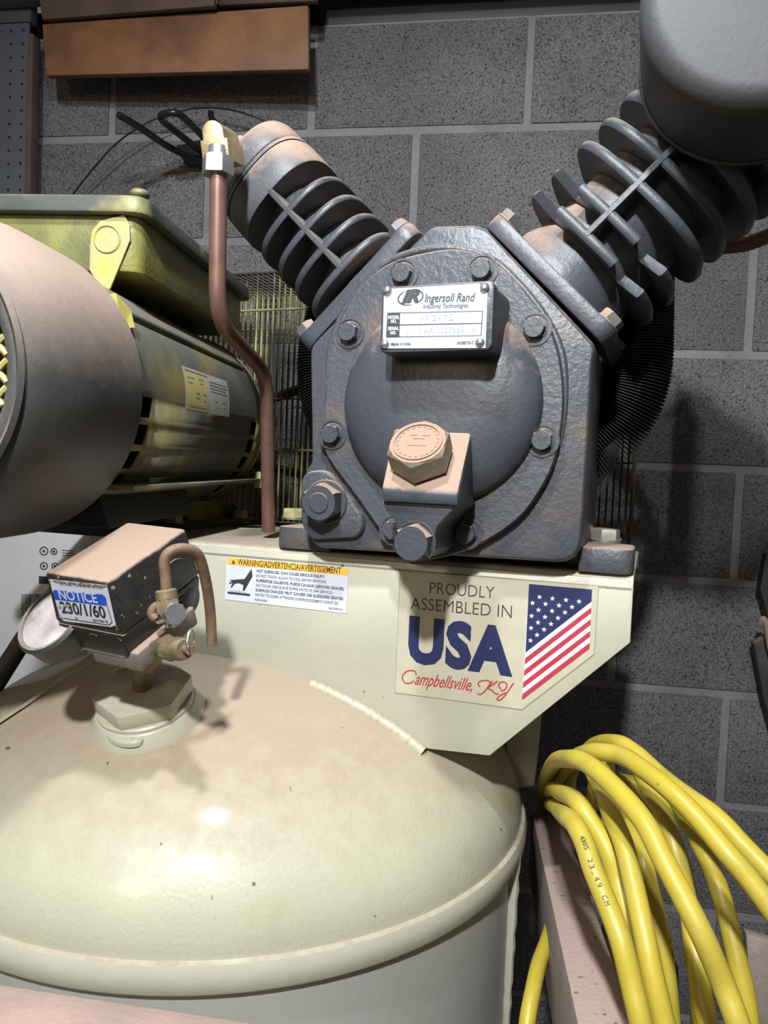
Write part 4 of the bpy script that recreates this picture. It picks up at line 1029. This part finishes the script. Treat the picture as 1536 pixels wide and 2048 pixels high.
# orange-brown plank hanging under the shelf
def slab(name, corners, thick, m_, label, cat, bevel=.002, kind=None, group=None):
    """corners: tl,tr,br,bl as (px,py,depth); thickness away from the viewer"""
    w = [Dw(*c) for c in corners]; n_ = (w[1]-w[0]).cross(w[3]-w[0]).normalized()
    if n_.dot(CF) < 0: n_ = -n_
    b = nb(); hexa(b, w+[p+n_*thick for p in w]); c0 = sum(w, Vector())/4; rel(b, c0)
    o = fin(name, b, m_, bevel=bevel); o.location = c0; tag(o, label, cat, group, kind); return o
pk = slab('plank', [(84, 48, 1.41), (616, 10, 1.31), (617, 138, 1.31), (92, 151, 1.41)], .014, wood_o, 'orange-brown plank on edge against the block wall, top left', 'plank')
def wz(px, py, dep, z):
    p = Dw(px, py, dep); return Vector((p.x, p.y, z))
slab('shelf_board', [(70, -60, 1.40), (428, -60, 1.32), (428, 11, 1.32), (84, 39, 1.40)], .012, wood_d, 'dark brown board just above the orange-brown plank', 'board')
slab('shelf_board', [(434, -60, 1.36), (640, -60, 1.31), (632, 1, 1.31), (434, 10, 1.36)], .012, wood_d, 'short dark brown board behind the longer one at the top', 'board')
# pegboard with holes and edge strip
pgd = 1.34
pg = loc_empty('pegboard', Dw(0, 200, pgd), 'slate blue-grey pegboard at the left edge beside the block wall', 'pegboard')
def PG(x, y, dy=0): 
    d_ = ray(x, y); return d_*((WY-.05+dy)/d_.y)+Vector((0, 0, HC))
pt = PG(58, 60); ph = PG(58, 1400)
b = nb(); box(b, (pt.x-.75, WY-.05, ph.z), (pt.x, WY-.044, PG(58, 45).z)); rel(b, pg.location); fin('board', b, peg_m, pg, bevel=.001)
b = nb(); box(b, (pt.x-.75, WY-.052, PG(58, 45).z+.001), (pt.x+.004, WY-.03, PG(58, -80).z)); rel(b, pg.location); fin('top_band', b, mat('dark_band', (.04, .04, .046), .7), pg, bevel=.001)
hole0 = None; sp_ = .0254
for i in range(3):
    for j in range(16):
        c = Vector((pt.x-.012-i*sp_, WY-.0502, PG(58, 60).z-j*sp_))
        if hole0 is None:
            b = nb(); cyl(b, .0028, 0, .0004, frame((0, 0, 0), (0, -1, 0)), 12); hole0 = fin('peg_hole', b, black, pg); o = hole0
        else: o = link(hole0.copy(), pg)
        o.location = c-pg.location
b = nb(); box(b, (pt.x+.001, WY-.055, ph.z), (pt.x+.012, WY-.030, PG(58, 70).z)); c0 = Vector((pt.x, WY-.04, 1.9)); rel(b, c0); o = fin('edge_strip', b, mat('brown_strip', (.085, .05, .04), .7, var=.3, vscale=12), bevel=.001); o.location = c0; tag(o, 'thin upright brown strip between pegboard and block wall', 'strip')

# black double hooks on the wall behind the brass elbow
def WP(x, y, q): d_ = ray(x, y); return d_*((WY-q)/d_.y)+Vector((0, 0, HC))
hk = loc_empty('wall_hook', WP(410, 300, .0), 'glossy black pronged hook rack sticking out of the block wall', 'hook rack')
def hpart(name, b, m_=black, **k): rel(b, hk.location); return fin(name, b, m_, hk, **k)
b = nb(); hexa(b, [WP(352, 292, .012), WP(470, 262, .012), WP(470, 352, .012), WP(372, 330, .012), WP(352, 292, .0), WP(470, 262, .0), WP(470, 352, .0), WP(372, 330, .0)]); hpart('back_plate', b, bevel=.003)
b = nb(); tube(b, smoothpath([WP(420, 330, .015), WP(345, 298, .07), WP(290, 262, .14), WP(246, 235, .195), WP(240, 231, .20)], 5), .0062, 12); hpart('prong', b, smooth=60)
b = nb(); tube(b, smoothpath([WP(430, 325, .015), WP(380, 285, .06), WP(335, 250, .13), WP(322, 236, .17), WP(328, 228, .18), WP(352, 226, .18), WP(372, 240, .15), WP(405, 272, .08), WP(425, 300, .015)], 5), .0062, 12); hpart('prong', b, smooth=60)
b = nb(); tube(b, smoothpath([WP(470, 290, .015), WP(448, 262, .05), WP(428, 243, .09), WP(422, 232, .10), WP(422, 222, .105)], 5), .0055, 12); hpart('prong', b, smooth=60)
# thin black wire arching over the motor
b = nb(); tube(b, smoothpath([WP(120, 440, .02), WP(140, 398, .03), (WP(180, 345, .05)), WP(235, 285, .06), WP(300, 243, .06), WP(370, 220, .05), WP(430, 216, .05), WP(490, 227, .05), WP(550, 254, .04), WP(610, 300, .03)], 6), .0017, 8)
c0 = WP(300, 243, .06); rel(b, c0); o = fin('wire', b, black, smooth=60); o.location = c0; tag(o, 'thin black wire arching across the wall behind the hooks', 'wire')

# white carton under the motor, left
cb_ = 1.36
ct = loc_empty('carton', Dw(60, 1150, cb_), 'white printed carton standing left behind the pressure switch', 'box')
w = [Dw(-150, 1046, cb_+.04), Dw(238, 1072, cb_-.02), Dw(238, 1420, cb_-.02), Dw(-150, 1420, cb_+.04)]
nC = (w[1]-w[0]).cross(w[3]-w[0]).normalized(); nC = nC if nC.dot(CF) > 0 else -nC
b = nb(); hexa(b, w+[p+nC*.07 for p in w]); rel(b, ct.location); fin('carton_body', b, card, ct, bevel=.002)
def CT(x, y, k=1):
    d_ = ray(x, y); P0 = w[0]-Vector((0, 0, HC)); s = P0.dot(nC)/d_.dot(nC); return d_*s-nC*.0003*k+Vector((0, 0, HC))
def cpart(name, b, m_): rel(b, ct.location); return fin(name, b, m_, ct, smooth=0)
b = nb()
for x, y, r_ in ((88, 1102, 9), (108, 1103, 7), (88, 1132, 8), (110, 1132, 7)):
    n = 14; pts_ = [(x+r_*cos(2*pi*i/n), y+r_*sin(2*pi*i/n)) for i in range(n)]; pin = [(x+(r_-2.2)*cos(2*pi*i/n), y+(r_-2.2)*sin(2*pi*i/n)) for i in range(n)]
    for i in range(n): poly(b, [CT(*pts_[i], 2), CT(*pts_[(i+1) % n], 2), CT(*pin[(i+1) % n], 2), CT(*pin[i], 2)])
    poly(b, [CT(x-2, y-3, 2), CT(x+3, y-1, 2), CT(x+1, y+3, 2), CT(x-3, y+2, 2)])
poly(b, [CT(78, 1152, 2), CT(110, 1154, 2), CT(110, 1169, 2), CT(78, 1167, 2)])
for i in range(3): poly(b, [CT(124, 1100+i*5, 2), CT(150, 1101+i*5, 2), CT(150, 1102.5+i*5, 2), CT(124, 1101.5+i*5, 2)])
x = 43
for i in range(18):
    w_ = rnd.choice((.8, 1.2, 2.0)); poly(b, [CT(x, 1188, 2), CT(x+w_, 1188, 2), CT(x+w_-.3, 1232, 2), CT(x-.3, 1232, 2)]); x += w_+rnd.choice((.9, 1.3))
cpart('carton_print', b, ink)
# stand under the carton
b = nb(); p_ = Dw(60, 1420, cb_); box(b, (p_.x-.45, p_.y-.0, p_.z-.055), (p_.x+.20, p_.y+.10, p_.z-.025)); 
for dx in (-.42, .08):
    for dy in (.0, .07): box(b, (p_.x+dx, p_.y+dy, 0), (p_.x+dx+.03, p_.y+dy+.03, p_.z-.055))
c0 = Vector((p_.x, p_.y, 0)); rel(b, c0); o = fin('side_table', b, wood_d, bevel=.002); o.location = c0; tag(o, 'dark wooden stand carrying the printed carton', 'table')

# things at the right edge
tl_ = loc_empty('hand_tool', WP(1530, 1250, .03), 'dark hand tool with a dusty pinkish curved handle, hanging at the right edge', 'tool')
def flat(name, pts, m_):
    b = nb(); dv = Vector((0, -.02, 0)); v0 = [b.verts.new(p) for p in pts]; v1 = [b.verts.new(p+dv) for p in pts]
    b.faces.new(v0); b.faces.new(list(reversed(v1)))
    for i in range(len(pts)): b.faces.new((v0[i], v0[(i+1) % len(pts)], v1[(i+1) % len(pts)], v1[i]))
    rel(b, tl_.location); return fin(name, b, m_, tl_, bevel=.002)
flat('sheath', [WP(1500, 1282, .03), WP(1536, 1262, .03), WP(1600, 1262, .03), WP(1600, 1480, .03), WP(1545, 1480, .03), WP(1520, 1390, .03)], blackrub)
flat('blade', [WP(1524, 1105, .03), WP(1600, 1090, .03), WP(1600, 1258, .03), WP(1532, 1258, .03), WP(1520, 1200, .03), WP(1512, 1176, .03)], darkmet)
b = nb(); tube(b, smoothpath([WP(1522, 1246, .07), WP(1526, 1238, .075), WP(1534, 1252, .075), WP(1540, 1290, .07), WP(1552, 1340, .065), WP(1566, 1400, .06)], 5), .0058, 12)
rel(b, tl_.location); fin('handle', b, mat('pink_handle', (.30, .22, .19), .7), tl_, smooth=60)
slab('offcut', [(1492, 1868, .82), (1600, 1900, .80), (1600, 2150, .78), (1510, 2150, .78)], .04, post_top, 'brown timber offcut behind the cable in the lower right corner', 'timber')
slab('plank', [(1338, 1895, .95), (1358, 1935, .95), (1362, 2150, .93), (1340, 2150, .93)], .03, wood_d, 'dark splintered stick low behind the yellow cable loops', 'plank')
